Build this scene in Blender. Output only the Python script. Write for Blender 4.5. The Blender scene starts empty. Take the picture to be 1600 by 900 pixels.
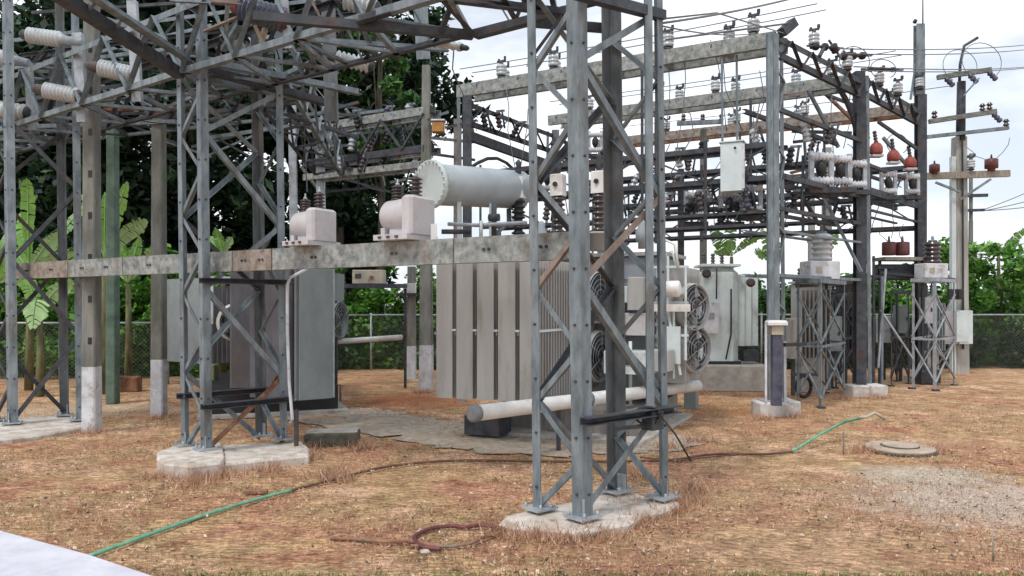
import bpy, math, random
from mathutils import Vector, Matrix
R = math.radians
random.seed(7)
sc = bpy.context.scene
# ------------------------------------------------------------------ camera
FP, HZ, CH = 1200.0, 475.0, 1.7          # focal length in px of a 1600 px frame, horizon row, eye height
cam_d = bpy.data.cameras.new("camera"); cam = bpy.data.objects.new("camera", cam_d)
sc.collection.objects.link(cam); sc.camera = cam
cam_d.sensor_width = 36; cam_d.lens = 36*FP/1600; cam_d.shift_y = -(450-HZ)/1600*-1*-1
cam_d.shift_y = (HZ-450)/1600
cam_d.clip_end = 3000; cam_d.clip_start = 0.05
cam.location = (0, 0, CH); cam.rotation_euler = (R(90), 0, 0)
# ------------------------------------------------------------------ sky and sun
SUN_EL, SUN_AZ = 58, 215   # azimuth measured clockwise from +Y
wd = bpy.data.worlds.new("World"); sc.world = wd; wd.use_nodes = True
nt = wd.node_tree; nt.nodes.clear()
out = nt.nodes.new("ShaderNodeOutputWorld"); bg = nt.nodes.new("ShaderNodeBackground")
sky = nt.nodes.new("ShaderNodeTexSky"); sky.sky_type = 'NISHITA'; sky.sun_disc = False
sky.sun_elevation = R(SUN_EL); sky.sun_rotation = R(SUN_AZ); sky.dust_density = 2
tc = nt.nodes.new("ShaderNodeTexCoord"); mp = nt.nodes.new("ShaderNodeMapping"); mp.inputs['Scale'].default_value = (1.2, 1.2, 3.5)
nz = nt.nodes.new("ShaderNodeTexNoise"); nz.inputs['Scale'].default_value = 2.2; nz.inputs['Detail'].default_value = 5; nz.inputs['Roughness'].default_value = .55
cr = nt.nodes.new("ShaderNodeValToRGB"); cr.color_ramp.elements[0].position = .38; cr.color_ramp.elements[0].color = (.52, .52, .52, 1)
cr.color_ramp.elements[1].position = .56; cr.color_ramp.elements[1].color = (1, 1, 1, 1)
mx = nt.nodes.new("ShaderNodeMixRGB"); mx.inputs[2].default_value = (10.2, 10.6, 11.2, 1)
nt.links.new(tc.outputs['Generated'], mp.inputs[0]); nt.links.new(mp.outputs[0], nz.inputs[0]); nt.links.new(nz.outputs[0], cr.inputs[0])
nt.links.new(cr.outputs[0], mx.inputs[0]); nt.links.new(sky.outputs[0], mx.inputs[1]); nt.links.new(mx.outputs[0], bg.inputs[0])
bg.inputs[1].default_value = 0.10; nt.links.new(bg.outputs[0], out.inputs[0])
sd = bpy.data.lights.new("sun", 'SUN'); sun = bpy.data.objects.new("sun", sd); sc.collection.objects.link(sun)
sd.energy = 1.5; sd.angle = R(10); sd.color = (1, .95, .88)
az, el = R(SUN_AZ), R(SUN_EL)
sdir = Vector((math.sin(az)*math.cos(el), math.cos(az)*math.cos(el), math.sin(el)))
sun.rotation_euler = sdir.to_track_quat('Z', 'Y').to_euler(); sun.location = (0, 0, 30)
sc.view_settings.view_transform = 'Standard'; sc.view_settings.look = 'None'; sc.view_settings.exposure = 0.30; sc.view_settings.gamma = 1
sc.cycles.max_bounces = 5; sc.cycles.transparent_max_bounces = 12; sc.cycles.use_denoising = True

# ------------------------------------------------------------------ photo geometry helpers
def W(px, py, Y): return Vector(((px-800)/FP*Y, Y, CH+(HZ-py)/FP*Y))
def G(px, py, z=0.0):
    Y = (CH-z)*FP/(py-HZ); return Vector(((px-800)/FP*Y, Y, z))
def V(*a): return Vector(a)
VD = V(-.867, .498, 0)                    # direction of the beams (to the left and away)
UD = V(.69, .72, 0)                       # direction of the rows (to the right and away)

# ------------------------------------------------------------------ materials
def mat(name, c1, c2=None, rough=.6, metal=0, scale=6, bump=.15, c3=None, detail=6, stretch=(1, 1, 1), lo=.35, hi=.65, trans=0, spots=None, spec=.4):
    m = bpy.data.materials.new(name); m.use_nodes = True; n = m.node_tree; b = n.nodes['Principled BSDF']
    b.inputs['Roughness'].default_value = rough; b.inputs['Metallic'].default_value = metal
    b.inputs['Specular IOR Level'].default_value = spec
    t = n.nodes.new("ShaderNodeTexCoord"); mpn = n.nodes.new("ShaderNodeMapping"); mpn.inputs['Scale'].default_value = stretch
    oi = n.nodes.new("ShaderNodeObjectInfo"); va = n.nodes.new("ShaderNodeVectorMath"); va.operation = 'MULTIPLY_ADD'
    cmb = n.nodes.new("ShaderNodeCombineXYZ"); n.links.new(oi.outputs['Random'], cmb.inputs[0]); n.links.new(oi.outputs['Random'], cmb.inputs[2])
    va.inputs[1].default_value = (7, 7, 7); n.links.new(cmb.outputs[0], va.inputs[0]); n.links.new(t.outputs['Object'], va.inputs[2])
    n.links.new(va.outputs[0], mpn.inputs[0])
    nn = n.nodes.new("ShaderNodeTexNoise"); nn.inputs['Scale'].default_value = scale; nn.inputs['Detail'].default_value = detail; nn.inputs['Roughness'].default_value = .65
    n.links.new(mpn.outputs[0], nn.inputs[0])
    r = n.nodes.new("ShaderNodeValToRGB"); e = r.color_ramp.elements
    c2 = c2 or tuple(x*.72 for x in c1)
    e[0].position = lo; e[0].color = (*c2, 1); e[1].position = hi; e[1].color = (*c1, 1)
    n.links.new(nn.outputs[0], r.inputs[0]); col = r.outputs[0]
    if c3:
        n3 = n.nodes.new("ShaderNodeTexNoise"); n3.inputs['Scale'].default_value = scale*.45 if spots is None else spots; n3.inputs['Detail'].default_value = 8; n3.inputs['Roughness'].default_value = .7
        n.links.new(mpn.outputs[0], n3.inputs[0])
        r3 = n.nodes.new("ShaderNodeValToRGB"); r3.color_ramp.elements[0].position = .53; r3.color_ramp.elements[1].position = .68
        n.links.new(n3.outputs[0], r3.inputs[0])
        mm = n.nodes.new("ShaderNodeMixRGB"); n.links.new(r3.outputs[0], mm.inputs[0]); n.links.new(col, mm.inputs[1]); mm.inputs[2].default_value = (*c3, 1)
        col = mm.outputs[0]
    n.links.new(col, b.inputs['Base Color'])
    if bump:
        bp = n.nodes.new("ShaderNodeBump"); bp.inputs['Strength'].default_value = bump; bp.inputs['Distance'].default_value = .02
        n.links.new(nn.outputs[0], bp.inputs['Height']); n.links.new(bp.outputs[0], b.inputs['Normal'])
    return m
def leafmat(name, c1, c2, c3):
    m = bpy.data.materials.new(name); m.use_nodes = True; n = m.node_tree; n.nodes.clear()
    o = n.nodes.new("ShaderNodeOutputMaterial"); d = n.nodes.new("ShaderNodeBsdfPrincipled"); tr = n.nodes.new("ShaderNodeBsdfTranslucent"); ms = n.nodes.new("ShaderNodeMixShader")
    g = n.nodes.new("ShaderNodeNewGeometry"); r = n.nodes.new("ShaderNodeValToRGB"); e = r.color_ramp.elements
    e[0].color = (*c1, 1); e[1].color = (*c3, 1); q = e.new(.5); q.color = (*c2, 1)
    n.links.new(g.outputs['Random Per Island'], r.inputs[0]); n.links.new(r.outputs[0], d.inputs['Base Color']); n.links.new(r.outputs[0], tr.inputs[0])
    d.inputs['Roughness'].default_value = .45; ms.inputs[0].default_value = .3
    n.links.new(d.outputs[0], ms.inputs[1]); n.links.new(tr.outputs[0], ms.inputs[2]); n.links.new(ms.outputs[0], o.inputs[0])
    return m
RUST = (.17, .075, .035)
M_ = dict(
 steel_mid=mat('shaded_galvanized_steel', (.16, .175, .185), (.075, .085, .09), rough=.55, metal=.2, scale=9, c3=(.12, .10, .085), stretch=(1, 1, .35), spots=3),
 paint_c=mat('fresh_pale_paint', (.70, .79, .79), (.60, .69, .69), rough=.4, scale=3, bump=.03, c3=(.42, .45, .44), spots=1.6),
 pad=mat('stained_pad_concrete', (.66, .62, .58), (.40, .34, .28), rough=.95, scale=7, c3=(.27, .17, .10), spots=3.5, bump=.6, lo=.38, hi=.60),
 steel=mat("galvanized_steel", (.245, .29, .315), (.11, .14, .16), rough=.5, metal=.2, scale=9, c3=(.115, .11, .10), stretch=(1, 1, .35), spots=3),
 steel_dark=mat("dark_weathered_steel", (.075, .085, .10), (.032, .036, .045), rough=.6, metal=.2, scale=8, c3=(.10, .06, .045), spots=3),
 steel_light=mat("pale_galvanized_steel", (.44, .48, .52), (.28, .31, .34), rough=.45, metal=.2, scale=7, c3=(.2, .2, .2), spots=3),
 rust=mat("rusty_steel", (.33, .17, .10), (.12, .05, .03), rough=.85, scale=7, c3=(.22, .20, .17), spots=3),
 pink=mat("flaking_primer_steel", (.30, .24, .21), (.16, .125, .11), rough=.75, scale=7, c3=(.20, .17, .15)),
 beam=mat("lichen_stained_beam", (.37, .385, .375), (.13, .15, .145), rough=.85, scale=11, c3=(.20, .17, .14), spots=4, bump=.3),
 beam_rust=mat("rust_stained_beam", (.35, .30, .26), (.15, .12, .10), rough=.85, scale=10, c3=(.25, .265, .23), spots=3.5, bump=.3),
 conc=mat("concrete", (.50, .48, .45), (.33, .31, .28), rough=.9, scale=5, c3=(.2, .17, .13), spots=2, bump=.35),
 conc_white=mat("whitewashed_concrete", (.72, .71, .70), (.50, .48, .45), rough=.9, scale=4, c3=(.36, .30, .24), spots=2.2, bump=.3),
 conc_post=mat("old_concrete_post", (.25, .255, .235), (.13, .135, .12), rough=.9, scale=5, c3=(.11, .12, .08), stretch=(1, 1, .3), spots=3, bump=.35),
 white_post=mat("white_limed_post", (.68, .70, .74), (.50, .52, .56), rough=.85, scale=6, c3=(.33, .30, .28), spots=5, bump=.2),
 mosspost=mat("mossy_concrete_post", (.16, .24, .19), (.09, .14, .11), rough=.9, scale=5),
 moss=mat("mossy_block", (.13, .12, .09), (.05, .055, .04), rough=.95, scale=12, bump=.5),
 paint=mat("grey_transformer_paint", (.42, .42, .41), (.34, .34, .33), rough=.55, scale=4, c3=(.24, .22, .19), spots=2.4, bump=.08, stretch=(1, 1, .16)),
 paint_in=mat("dirty_shaded_grey_paint", (.27, .255, .235), (.17, .155, .14), rough=.7, scale=5, c3=(.13, .10, .08), spots=2, stretch=(1, 1, .4)),
 paint_blue=mat("blue_grey_paint", (.30, .34, .35), (.22, .26, .27), rough=.55, scale=3, c3=(.28, .30, .36), spots=1.4, bump=.05, stretch=(1, 1, .5)),
 paint_plum=mat("shabby_plum_grey_paint", (.17, .17, .19), (.10, .10, .115), rough=.6, scale=4, c3=(.14, .11, .09), spots=1.5, stretch=(1, 1, .4)),
 paint_pale=mat("pale_grey_paint", (.62, .70, .71), (.52, .59, .60), rough=.45, scale=3, c3=(.38, .40, .38), spots=1.6, bump=.04),
 tank=mat("conservator_paint", (.40, .45, .48), (.32, .37, .40), rough=.38, scale=2.5, c3=(.30, .30, .28), spots=1.8, bump=.03),
 arm=mat("grey_green_arm", (.22, .23, .21), (.10, .11, .10), rough=.8, scale=6, stretch=(1, 1, 3)),
 polec=mat("pale_pole_concrete", (.46, .46, .43), (.30, .30, .28), rough=.9, scale=5, stretch=(1, 1, .3)),
 tan=mat("tan_concrete", (.50, .42, .34), (.34, .27, .21), rough=.9, scale=6, bump=.3),
 ctpaint=mat("pinkish_grey_paint", (.56, .55, .565), (.43, .41, .425), rough=.5, scale=4, c3=(.34, .31, .29), spots=2, bump=.06),
 white=mat("white_paint", (.78, .78, .76), (.66, .65, .63), rough=.4, scale=4, c3=(.5, .46, .42), spots=1.5, bump=.03),
 pipecap=mat("grey_cap", (.24, .25, .26), (.17, .18, .19), rough=.6, scale=6),
 porc=mat("glazed_grey_porcelain", (.52, .56, .58), (.40, .44, .46), rough=.2, scale=6, c3=(.25, .27, .27), spots=3, bump=0, spec=.6),
 porc_dark=mat("blue_black_porcelain", (.09, .10, .16), (.04, .045, .07), rough=.2, scale=6, bump=0, spec=.6),
 porc_brown=mat("brown_glazed_porcelain", (.085, .065, .065), (.035, .03, .032), rough=.2, scale=8, bump=0, spec=.6),
 black=mat("black_rubber", (.03, .03, .033), (.018, .018, .02), rough=.5, scale=8, bump=0),
 red=mat("faded_red_paint", (.36, .08, .065), (.22, .04, .035), rough=.5, scale=6, c3=(.25, .10, .09), spots=4, bump=.05),
 maroon=mat("maroon_paint", (.17, .055, .055), (.09, .03, .03), rough=.5, scale=6, bump=.05),
 wood=mat("weathered_timber", (.34, .31, .26), (.18, .16, .13), rough=.85, scale=6, stretch=(4, 4, 1)),
 green_hose=mat("green_hose", (.17, .45, .30), (.09, .30, .19), rough=.35, scale=12, c3=(.35, .45, .35), spots=14, bump=0),
 brown_hose=mat("muddy_hose", (.16, .085, .055), (.09, .05, .03), rough=.7, scale=12, bump=.1),
 wire=mat("aluminium_conductor", (.20, .21, .22), (.12, .13, .14), rough=.5, metal=.3, scale=10, bump=0),
 amber=mat("amber_lens", (.45, .22, .06), (.33, .15, .04), rough=.3, scale=9, bump=0),
 cream=mat("cream_enamel", (.52, .48, .38), (.38, .34, .27), rough=.5, scale=6, c3=(.2, .14, .1), spots=4),
 bark=mat("dark_bark", (.085, .07, .055), (.03, .026, .02), rough=.95, scale=9, bump=.6, stretch=(1, 1, .3)),
 ochre=mat("ochre_box", (.34, .34, .17), (.22, .22, .11), rough=.6, scale=5),
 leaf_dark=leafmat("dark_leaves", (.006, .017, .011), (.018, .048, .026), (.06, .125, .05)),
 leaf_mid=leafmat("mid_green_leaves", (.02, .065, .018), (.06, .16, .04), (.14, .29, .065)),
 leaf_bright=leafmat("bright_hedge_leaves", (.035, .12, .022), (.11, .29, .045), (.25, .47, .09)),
 leaf_banana=mat("banana_leaf", (.22, .42, .07), (.10, .26, .045), rough=.4, scale=5, c3=(.22, .33, .12), spots=3, bump=.05),
 leaf_banana_pale=mat("pale_banana_leaf", (.38, .54, .26), (.20, .38, .14), rough=.4, scale=5, c3=(.34, .38, .20), spots=3, bump=.05),
 stem=mat("banana_stem", (.20, .21, .10), (.06, .05, .03), rough=.8, scale=9, c3=(.14, .09, .05), spots=4, bump=.5, stretch=(1, 1, .25)),
)
def ground_mat():
    m = bpy.data.materials.new("dry_ground"); m.use_nodes = True; n = m.node_tree; b = n.nodes['Principled BSDF']; b.inputs['Roughness'].default_value = .95; b.inputs['Specular IOR Level'].default_value = .15
    g = n.nodes.new("ShaderNodeNewGeometry"); pos = g.outputs['Position']
    def noise(s, d=6, ro=.6, st=(1, 1, 1)):
        q = n.nodes.new("ShaderNodeTexNoise"); q.inputs['Scale'].default_value = s; q.inputs['Detail'].default_value = d; q.inputs['Roughness'].default_value = ro
        mp = n.nodes.new("ShaderNodeMapping"); mp.inputs['Scale'].default_value = st; n.links.new(pos, mp.inputs[0]); n.links.new(mp.outputs[0], q.inputs[0]); return q.outputs[0]
    def ramp(f, *st):
        r = n.nodes.new("ShaderNodeValToRGB"); e = r.color_ramp.elements
        while len(e) < len(st): e.new(.5)
        for i, (p, c) in enumerate(st): e[i].position = p; e[i].color = (*c, 1)
        n.links.new(f, r.inputs[0]); return r.outputs[0]
    def mixc(f, a, bb, t='MIX'):
        q = n.nodes.new("ShaderNodeMixRGB"); q.blend_type = t
        for i, x in enumerate((f, a, bb)):
            if isinstance(x, float): q.inputs[i].default_value = x
            elif isinstance(x, tuple): q.inputs[i].default_value = (*x, 1)
            else: n.links.new(x, q.inputs[i])
        return q.outputs[0]
    base = ramp(noise(.8, 5, .6), (.30, (.40, .215, .145)), (.42, (.53, .31, .205)), (.50, (.46, .33, .19)), (.60, (.60, .40, .28)), (.72, (.64, .50, .36)))
    patch = ramp(noise(3.2, 6, .7), (.34, (.62, .55, .50)), (.5, (1, 1, 1)), (.66, (1.30, 1.28, 1.2)))
    col = mixc(.9, base, patch, 'MULTIPLY')
    fine = ramp(noise(26, 8, .85), (.34, (.22, .17, .15)), (.44, (.72, .66, .62)), (.55, (1.05, 1.03, 1.0)), (.66, (1.9, 1.85, 1.75)))
    col = mixc(1.0, col, fine, 'MULTIPLY')
    streak = ramp(noise(38, 6, .8, (.22, 1.2, 1)), (.38, (.40, .34, .31)), (.50, (1, 1, 1)), (.62, (1.65, 1.6, 1.5)))
    col = mixc(.9, col, streak, 'MULTIPLY')
    green = ramp(noise(1.5, 6, .75), (.54, (0, 0, 0)), (.66, (1, 1, 1)))
    gm = n.nodes.new("ShaderNodeMath"); gm.operation = 'MULTIPLY'; gm.inputs[1].default_value = .32; n.links.new(green, gm.inputs[0])
    col = mixc(gm.outputs[0], col, mixc(1.0, (.33, .30, .12), fine, 'MULTIPLY'))
    mp7 = n.nodes.new("ShaderNodeMapping"); mp7.inputs['Location'].default_value = (7.3, 2.1, 0); n.links.new(pos, mp7.inputs[0])
    q7 = n.nodes.new("ShaderNodeTexNoise"); q7.inputs['Scale'].default_value = .9; q7.inputs['Detail'].default_value = 7; q7.inputs['Roughness'].default_value = .7; n.links.new(mp7.outputs[0], q7.inputs[0])
    redm = ramp(q7.outputs[0], (.52, (0, 0, 0)), (.66, (1, 1, 1)))
    gm2 = n.nodes.new("ShaderNodeMath"); gm2.operation = 'MULTIPLY'; gm2.inputs[1].default_value = .5; n.links.new(redm, gm2.inputs[0])
    col = mixc(gm2.outputs[0], col, mixc(1.0, (.44, .22, .15), fine, 'MULTIPLY'))
    # half-buried paving blocks
    mpb = n.nodes.new("ShaderNodeMapping"); mpb.inputs['Rotation'].default_value = (0, 0, R(38)); n.links.new(pos, mpb.inputs[0])
    br = n.nodes.new("ShaderNodeTexBrick"); br.inputs['Scale'].default_value = 1; br.inputs['Brick Width'].default_value = .21; br.inputs['Row Height'].default_value = .085; br.inputs['Mortar Size'].default_value = .014; br.inputs['Mortar Smooth'].default_value = .6
    br.inputs['Color1'].default_value = (1.15, 1.1, 1.05, 1); br.inputs['Color2'].default_value = (1.0, .95, .9, 1); br.inputs['Mortar'].default_value = (.66, .58, .52, 1); n.links.new(mpb.outputs[0], br.inputs[0])
    vb = n.nodes.new("ShaderNodeVectorMath"); vb.operation = 'DISTANCE'; n.links.new(pos, vb.inputs[0]); vb.inputs[1].default_value = (2.6, 6.1, 0)
    ab = n.nodes.new("ShaderNodeMath"); ab.operation = 'MULTIPLY_ADD'; n.links.new(noise(1.6, 5, .7), ab.inputs[0]); ab.inputs[1].default_value = 2.6; n.links.new(vb.outputs['Value'], ab.inputs[2])
    sb = n.nodes.new("ShaderNodeMapRange"); sb.inputs[1].default_value = 2.6; sb.inputs[2].default_value = 4.2; sb.inputs[3].default_value = .5; sb.inputs[4].default_value = 0; n.links.new(ab.outputs[0], sb.inputs[0])
    col = mixc(sb.outputs[0], col, mixc(1.0, mixc(.35, col, (.48, .36, .28)), br.outputs['Color'], 'MULTIPLY'))
    def spot(c, sx, sy, colr, k):
        nonlocal col
        v = n.nodes.new("ShaderNodeVectorMath"); v.operation = 'SUBTRACT'; n.links.new(pos, v.inputs[0]); v.inputs[1].default_value = (c[0], c[1], 0)
        v2 = n.nodes.new("ShaderNodeVectorMath"); v2.operation = 'DIVIDE'; n.links.new(v.outputs[0], v2.inputs[0]); v2.inputs[1].default_value = (sx, sy, 1)
        v3 = n.nodes.new("ShaderNodeVectorMath"); v3.operation = 'LENGTH'; n.links.new(v2.outputs[0], v3.inputs[0])
        a = n.nodes.new("ShaderNodeMath"); a.operation = 'MULTIPLY_ADD'; n.links.new(noise(3.5, 6, .75), a.inputs[0]); a.inputs[1].default_value = 2.2; n.links.new(v3.outputs['Value'], a.inputs[2])
        rr = ramp(a.outputs[0], (.0, (1, 1, 1)), (1, (0, 0, 0)))
        s = n.nodes.new("ShaderNodeMapRange"); s.inputs[1].default_value = 1.5; s.inputs[2].default_value = 2.2; s.inputs[3].default_value = k; s.inputs[4].default_value = 0; n.links.new(a.outputs[0], s.inputs[0])
        col = mixc(s.outputs[0], col, mixc(.8, colr, fine, 'MULTIPLY'))
    p = G(1545, 782); spot(p, 1.25, .9, (.64, .57, .51), .85)
    p = G(1450, 742); spot(p, .8, .6, (.58, .54, .46), .8)
    p = G(640, 625); spot(p, 1.3, 1.6, (.42, .16, .075), .75)
    p = G(1160, 640); spot(p, 1.6, 1.2, (.42, .22, .10), .6)
    p = G(130, 640); spot(p, 2.4, .9, (.55, .45, .33), .7)
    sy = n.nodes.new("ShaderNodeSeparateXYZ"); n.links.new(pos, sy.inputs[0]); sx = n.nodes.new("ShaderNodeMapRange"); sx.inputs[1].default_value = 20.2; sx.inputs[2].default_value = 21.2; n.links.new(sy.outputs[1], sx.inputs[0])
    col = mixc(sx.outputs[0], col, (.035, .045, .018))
    n.links.new(col, b.inputs['Base Color'])
    bp = n.nodes.new("ShaderNodeBump"); bp.inputs['Strength'].default_value = 1.0; bp.inputs['Distance'].default_value = .03
    n.links.new(noise(14, 8, .8), bp.inputs['Height']); n.links.new(bp.outputs[0], b.inputs['Normal'])
    return m
def link_mat():
    m = bpy.data.materials.new("chain_link"); m.use_nodes = True; n = m.node_tree; n.nodes.clear()
    o = n.nodes.new("ShaderNodeOutputMaterial"); d = n.nodes.new("ShaderNodeBsdfPrincipled"); t = n.nodes.new("ShaderNodeBsdfTransparent"); ms = n.nodes.new("ShaderNodeMixShader")
    d.inputs['Base Color'].default_value = (.20, .22, .19, 1); d.inputs['Roughness'].default_value = .6
    uv = n.nodes.new("ShaderNodeUVMap"); sp = n.nodes.new("ShaderNodeSeparateXYZ"); n.links.new(uv.outputs[0], sp.inputs[0])
    def tri(sign):
        a = n.nodes.new("ShaderNodeMath"); a.operation = 'ADD' if sign > 0 else 'SUBTRACT'; n.links.new(sp.outputs[0], a.inputs[0]); n.links.new(sp.outputs[1], a.inputs[1])
        f = n.nodes.new("ShaderNodeMath"); f.operation = 'FRACT'; n.links.new(a.outputs[0], f.inputs[0])
        l = n.nodes.new("ShaderNodeMath"); l.operation = 'LESS_THAN'; l.inputs[1].default_value = .055; n.links.new(f.outputs[0], l.inputs[0]); return l.outputs[0]
    x = n.nodes.new("ShaderNodeMath"); x.operation = 'MAXIMUM'; n.links.new(tri(1), x.inputs[0]); n.links.new(tri(-1), x.inputs[1])
    n.links.new(x.outputs[0], ms.inputs[0]); n.links.new(t.outputs[0], ms.inputs[1]); n.links.new(d.outputs[0], ms.inputs[2]); n.links.new(ms.outputs[0], o.inputs[0])
    return m

# ------------------------------------------------------------------ mesh builder (world coordinates in, one object out)
class K:
    def __init__(s): s.v = []; s.f = []; s.sm = []; s.cur = 0; s.mi = []
    def add(s, vs, fs, smooth=False):
        o = len(s.v); s.v += [Vector(x) for x in vs]; s.f += [tuple(i+o for i in q) for q in fs]; s.sm += [smooth]*len(fs); s.mi += [s.cur]*len(fs); return s
    def ext(s, sec, p0, p1):                       # extrude section offsets (3D vectors) from p0 to p1
        n = len(sec); p0, p1 = Vector(p0), Vector(p1)
        vs = [p0+q for q in sec]+[p1+q for q in sec]
        fs = [(i, (i+1) % n, (i+1) % n+n, i+n) for i in range(n)]+[tuple(range(n))[::-1], tuple(range(n, 2*n))]
        return s.add(vs, fs)
    def angle(s, p0, p1, a, b, w, t=None):         # L profile, corner on the line, flanges along a and b
        t = t or max(.006, w*.1); a, b = Vector(a).normalized(), Vector(b).normalized()
        return s.ext([V(0, 0, 0), a*w, a*w+b*t, a*t+b*t, a*t+b*w, b*w], p0, p1)
    def bar(s, p0, p1, w, h, up=(0, 0, 1)):        # rectangular bar centred on the line
        p0, p1 = Vector(p0), Vector(p1); d = (p1-p0).normalized(); up = Vector(up)
        sd_ = d.cross(up)
        if sd_.length < 1e-4: sd_ = d.cross(V(1, 0, 0))
        sd_.normalize(); u2 = sd_.cross(d).normalized()
        return s.ext([sd_*w/2+u2*h/2, -sd_*w/2+u2*h/2, -sd_*w/2-u2*h/2, sd_*w/2-u2*h/2], p0, p1)
    def chan(s, p0, p1, w, h, side, t=.015):       # channel: web h tall, flanges w wide towards side
        p0, p1 = Vector(p0), Vector(p1); d = (p1-p0).normalized(); sd_ = Vector(side).normalized(); u = V(0, 0, 1)
        if abs(d.z) > .9: u = d.cross(sd_).normalized()
        a = h/2
        return s.ext([-u*a, -u*a+sd_*w, -u*(a-t)+sd_*w, -u*(a-t)+sd_*t, u*(a-t)+sd_*t, u*(a-t)+sd_*w, u*a+sd_*w, u*a], p0, p1)
    def box(s, c, sx, sy, sz, ang=0, b=0):         # c = centre of the base
        c = Vector(c); r = Matrix.Rotation(ang, 3, 'Z')
        x, y = sx/2, sy/2; pts = [(-x, -y), (x, -y), (x, y), (-x, y)]
        if b:
            pts = [(-x+b, -y), (x-b, -y), (x, -y+b), (x, y-b), (x-b, y), (-x+b, y), (-x, y-b), (-x, -y+b)]
        n = len(pts); vs = [c+r@V(p[0], p[1], 0) for p in pts]
        if b:
            ins = [c+r@V(p[0]*(1-b/x), p[1]*(1-b/y), sz) for p in pts]; vs += [q+V(0, 0, sz-b) for q in vs[:n]]+ins
            fs = [(i, (i+1) % n, (i+1) % n+n, i+n) for i in range(n)]+[(i+n, (i+1) % n+n, (i+1) % n+2*n, i+2*n) for i in range(n)]+[tuple(range(n))[::-1], tuple(range(2*n, 3*n))]
            return s.add(vs, fs)
        vs += [q+V(0, 0, sz) for q in vs[:n]]
        return s.add(vs, [(i, (i+1) % n, (i+1) % n+n, i+n) for i in range(n)]+[tuple(range(n))[::-1], tuple(range(n, 2*n))])
    def prism(s, pts, z0, z1, b=0):
        n = len(pts); c = sum((Vector((p[0], p[1], 0)) for p in pts), V(0, 0, 0))/n
        lo = [V(p[0], p[1], z0) for p in pts]; hi = [V(p[0], p[1], z1-b) for p in pts]
        if b:
            top = [V(p[0], p[1], z1)+(c-V(p[0], p[1], 0)).normalized()*b for p in pts]
            return s.add(lo+hi+top, [(i, (i+1) % n, (i+1) % n+n, i+n) for i in range(n)]+[(i+n, (i+1) % n+n, (i+1) % n+2*n, i+2*n) for i in range(n)]+[tuple(range(2*n, 3*n))])
        return s.add(lo+hi, [(i, (i+1) % n, (i+1) % n+n, i+n) for i in range(n)]+[tuple(range(n))[::-1], tuple(range(n, 2*n))])
    def lathe(s, p0, d, prof, n=14, smooth=True):  # profile [(along, radius)] on the axis p0 + along*d
        p0 = Vector(p0); d = Vector(d).normalized(); a = d.orthogonal().normalized(); c = d.cross(a)
        vs = []; fs = []
        for (t, r) in prof:
            vs += [p0+d*t+(a*math.cos(2*math.pi*k/n)+c*math.sin(2*math.pi*k/n))*max(r, 1e-4) for k in range(n)]
        for j in range(len(prof)-1):
            fs += [(j*n+k, j*n+(k+1) % n, (j+1)*n+(k+1) % n, (j+1)*n+k) for k in range(n)]
        s.add(vs, fs, smooth); o = len(s.v)-len(vs)
        s.f += [tuple(o+k for k in range(n))[::-1], tuple(o+(len(prof)-1)*n+k for k in range(n))]; s.sm += [False, False]; s.mi += [s.cur, s.cur]
        return s
    def cyl(s, p0, p1, r, n=12, r2=None):
        p0, p1 = Vector(p0), Vector(p1); L = (p1-p0).length
        return s.lathe(p0, p1-p0, [(0, r), (L, r2 if r2 is not None else r)], n)
    def tube(s, pts, r, n=6):
        pts = [Vector(p) for p in pts]; vs = []; fs = []; N = len(pts); a = None
        for i, p in enumerate(pts):
            t = (pts[min(i+1, N-1)]-pts[max(i-1, 0)])
            t = t.normalized() if t.length > 1e-9 else V(0, 0, 1)
            a = t.orthogonal().normalized() if a is None else (a-t*a.dot(t)).normalized()
            c = t.cross(a)
            rr = r[i] if isinstance(r, (list, tuple)) else r
            vs += [p+(a*math.cos(2*math.pi*k/n)+c*math.sin(2*math.pi*k/n))*rr for k in range(n)]
        for j in range(N-1): fs += [(j*n+k, j*n+(k+1) % n, (j+1)*n+(k+1) % n, (j+1)*n+k) for k in range(n)]
        fs += [tuple(range(n))[::-1], tuple(range((N-1)*n, N*n))]
        return s.add(vs, fs, True)
    def put(s, name, m, parent=None, label=None, m2=None):
        me = bpy.data.meshes.new(name)
        if parent is None:
            xs = [v.x for v in s.v]; ys = [v.y for v in s.v]; zs = [v.z for v in s.v]
            o = V((min(xs)+max(xs))/2, (min(ys)+max(ys))/2, min(zs))
        else:
            r = parent
            while r.parent: r = r.parent
            o = Vector(r.location)
            if parent.parent is None and parent.type == 'MESH': o = Vector(parent.location)
        me.from_pydata([tuple(v-o) for v in s.v], [], s.f)
        me.polygons.foreach_set('use_smooth', s.sm); me.update()
        me.materials.append(M_[m] if isinstance(m, str) else m)
        if m2: me.materials.append(M_[m2]); me.polygons.foreach_set('material_index', s.mi)
        ob = bpy.data.objects.new(name, me); sc.collection.objects.link(ob)
        if parent is None: ob.location = o
        else: ob.parent = parent
        if label: ob['label'] = label
        return ob
def tag(o, label, cat, group=None, kind=None):
    if label: o['label'] = label
    if cat: o['category'] = cat
    if group: o['group'] = group
    o['kind'] = kind or 'thing'
    return o
def thing(name, label, cat, loc, group=None):
    o = bpy.data.objects.new(name, None); sc.collection.objects.link(o); o.location = loc; o.empty_display_size = .2
    return tag(o, label, cat, group)
def struct(o): o['kind'] = 'structure'; return o
def dup(root, loc, rotz=0, label=None, group=None, scale=None):
    def cp(o, par):
        c = o.copy(); sc.collection.objects.link(c); c.parent = par
        for ch in o.children: cp(ch, c)
        return c
    r = cp(root, None); r.location = loc; r.rotation_euler = (0, 0, rotz)
    if scale: r.scale = (scale,)*3
    if label: r['label'] = label
    if group: r['group'] = group
    return r
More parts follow.
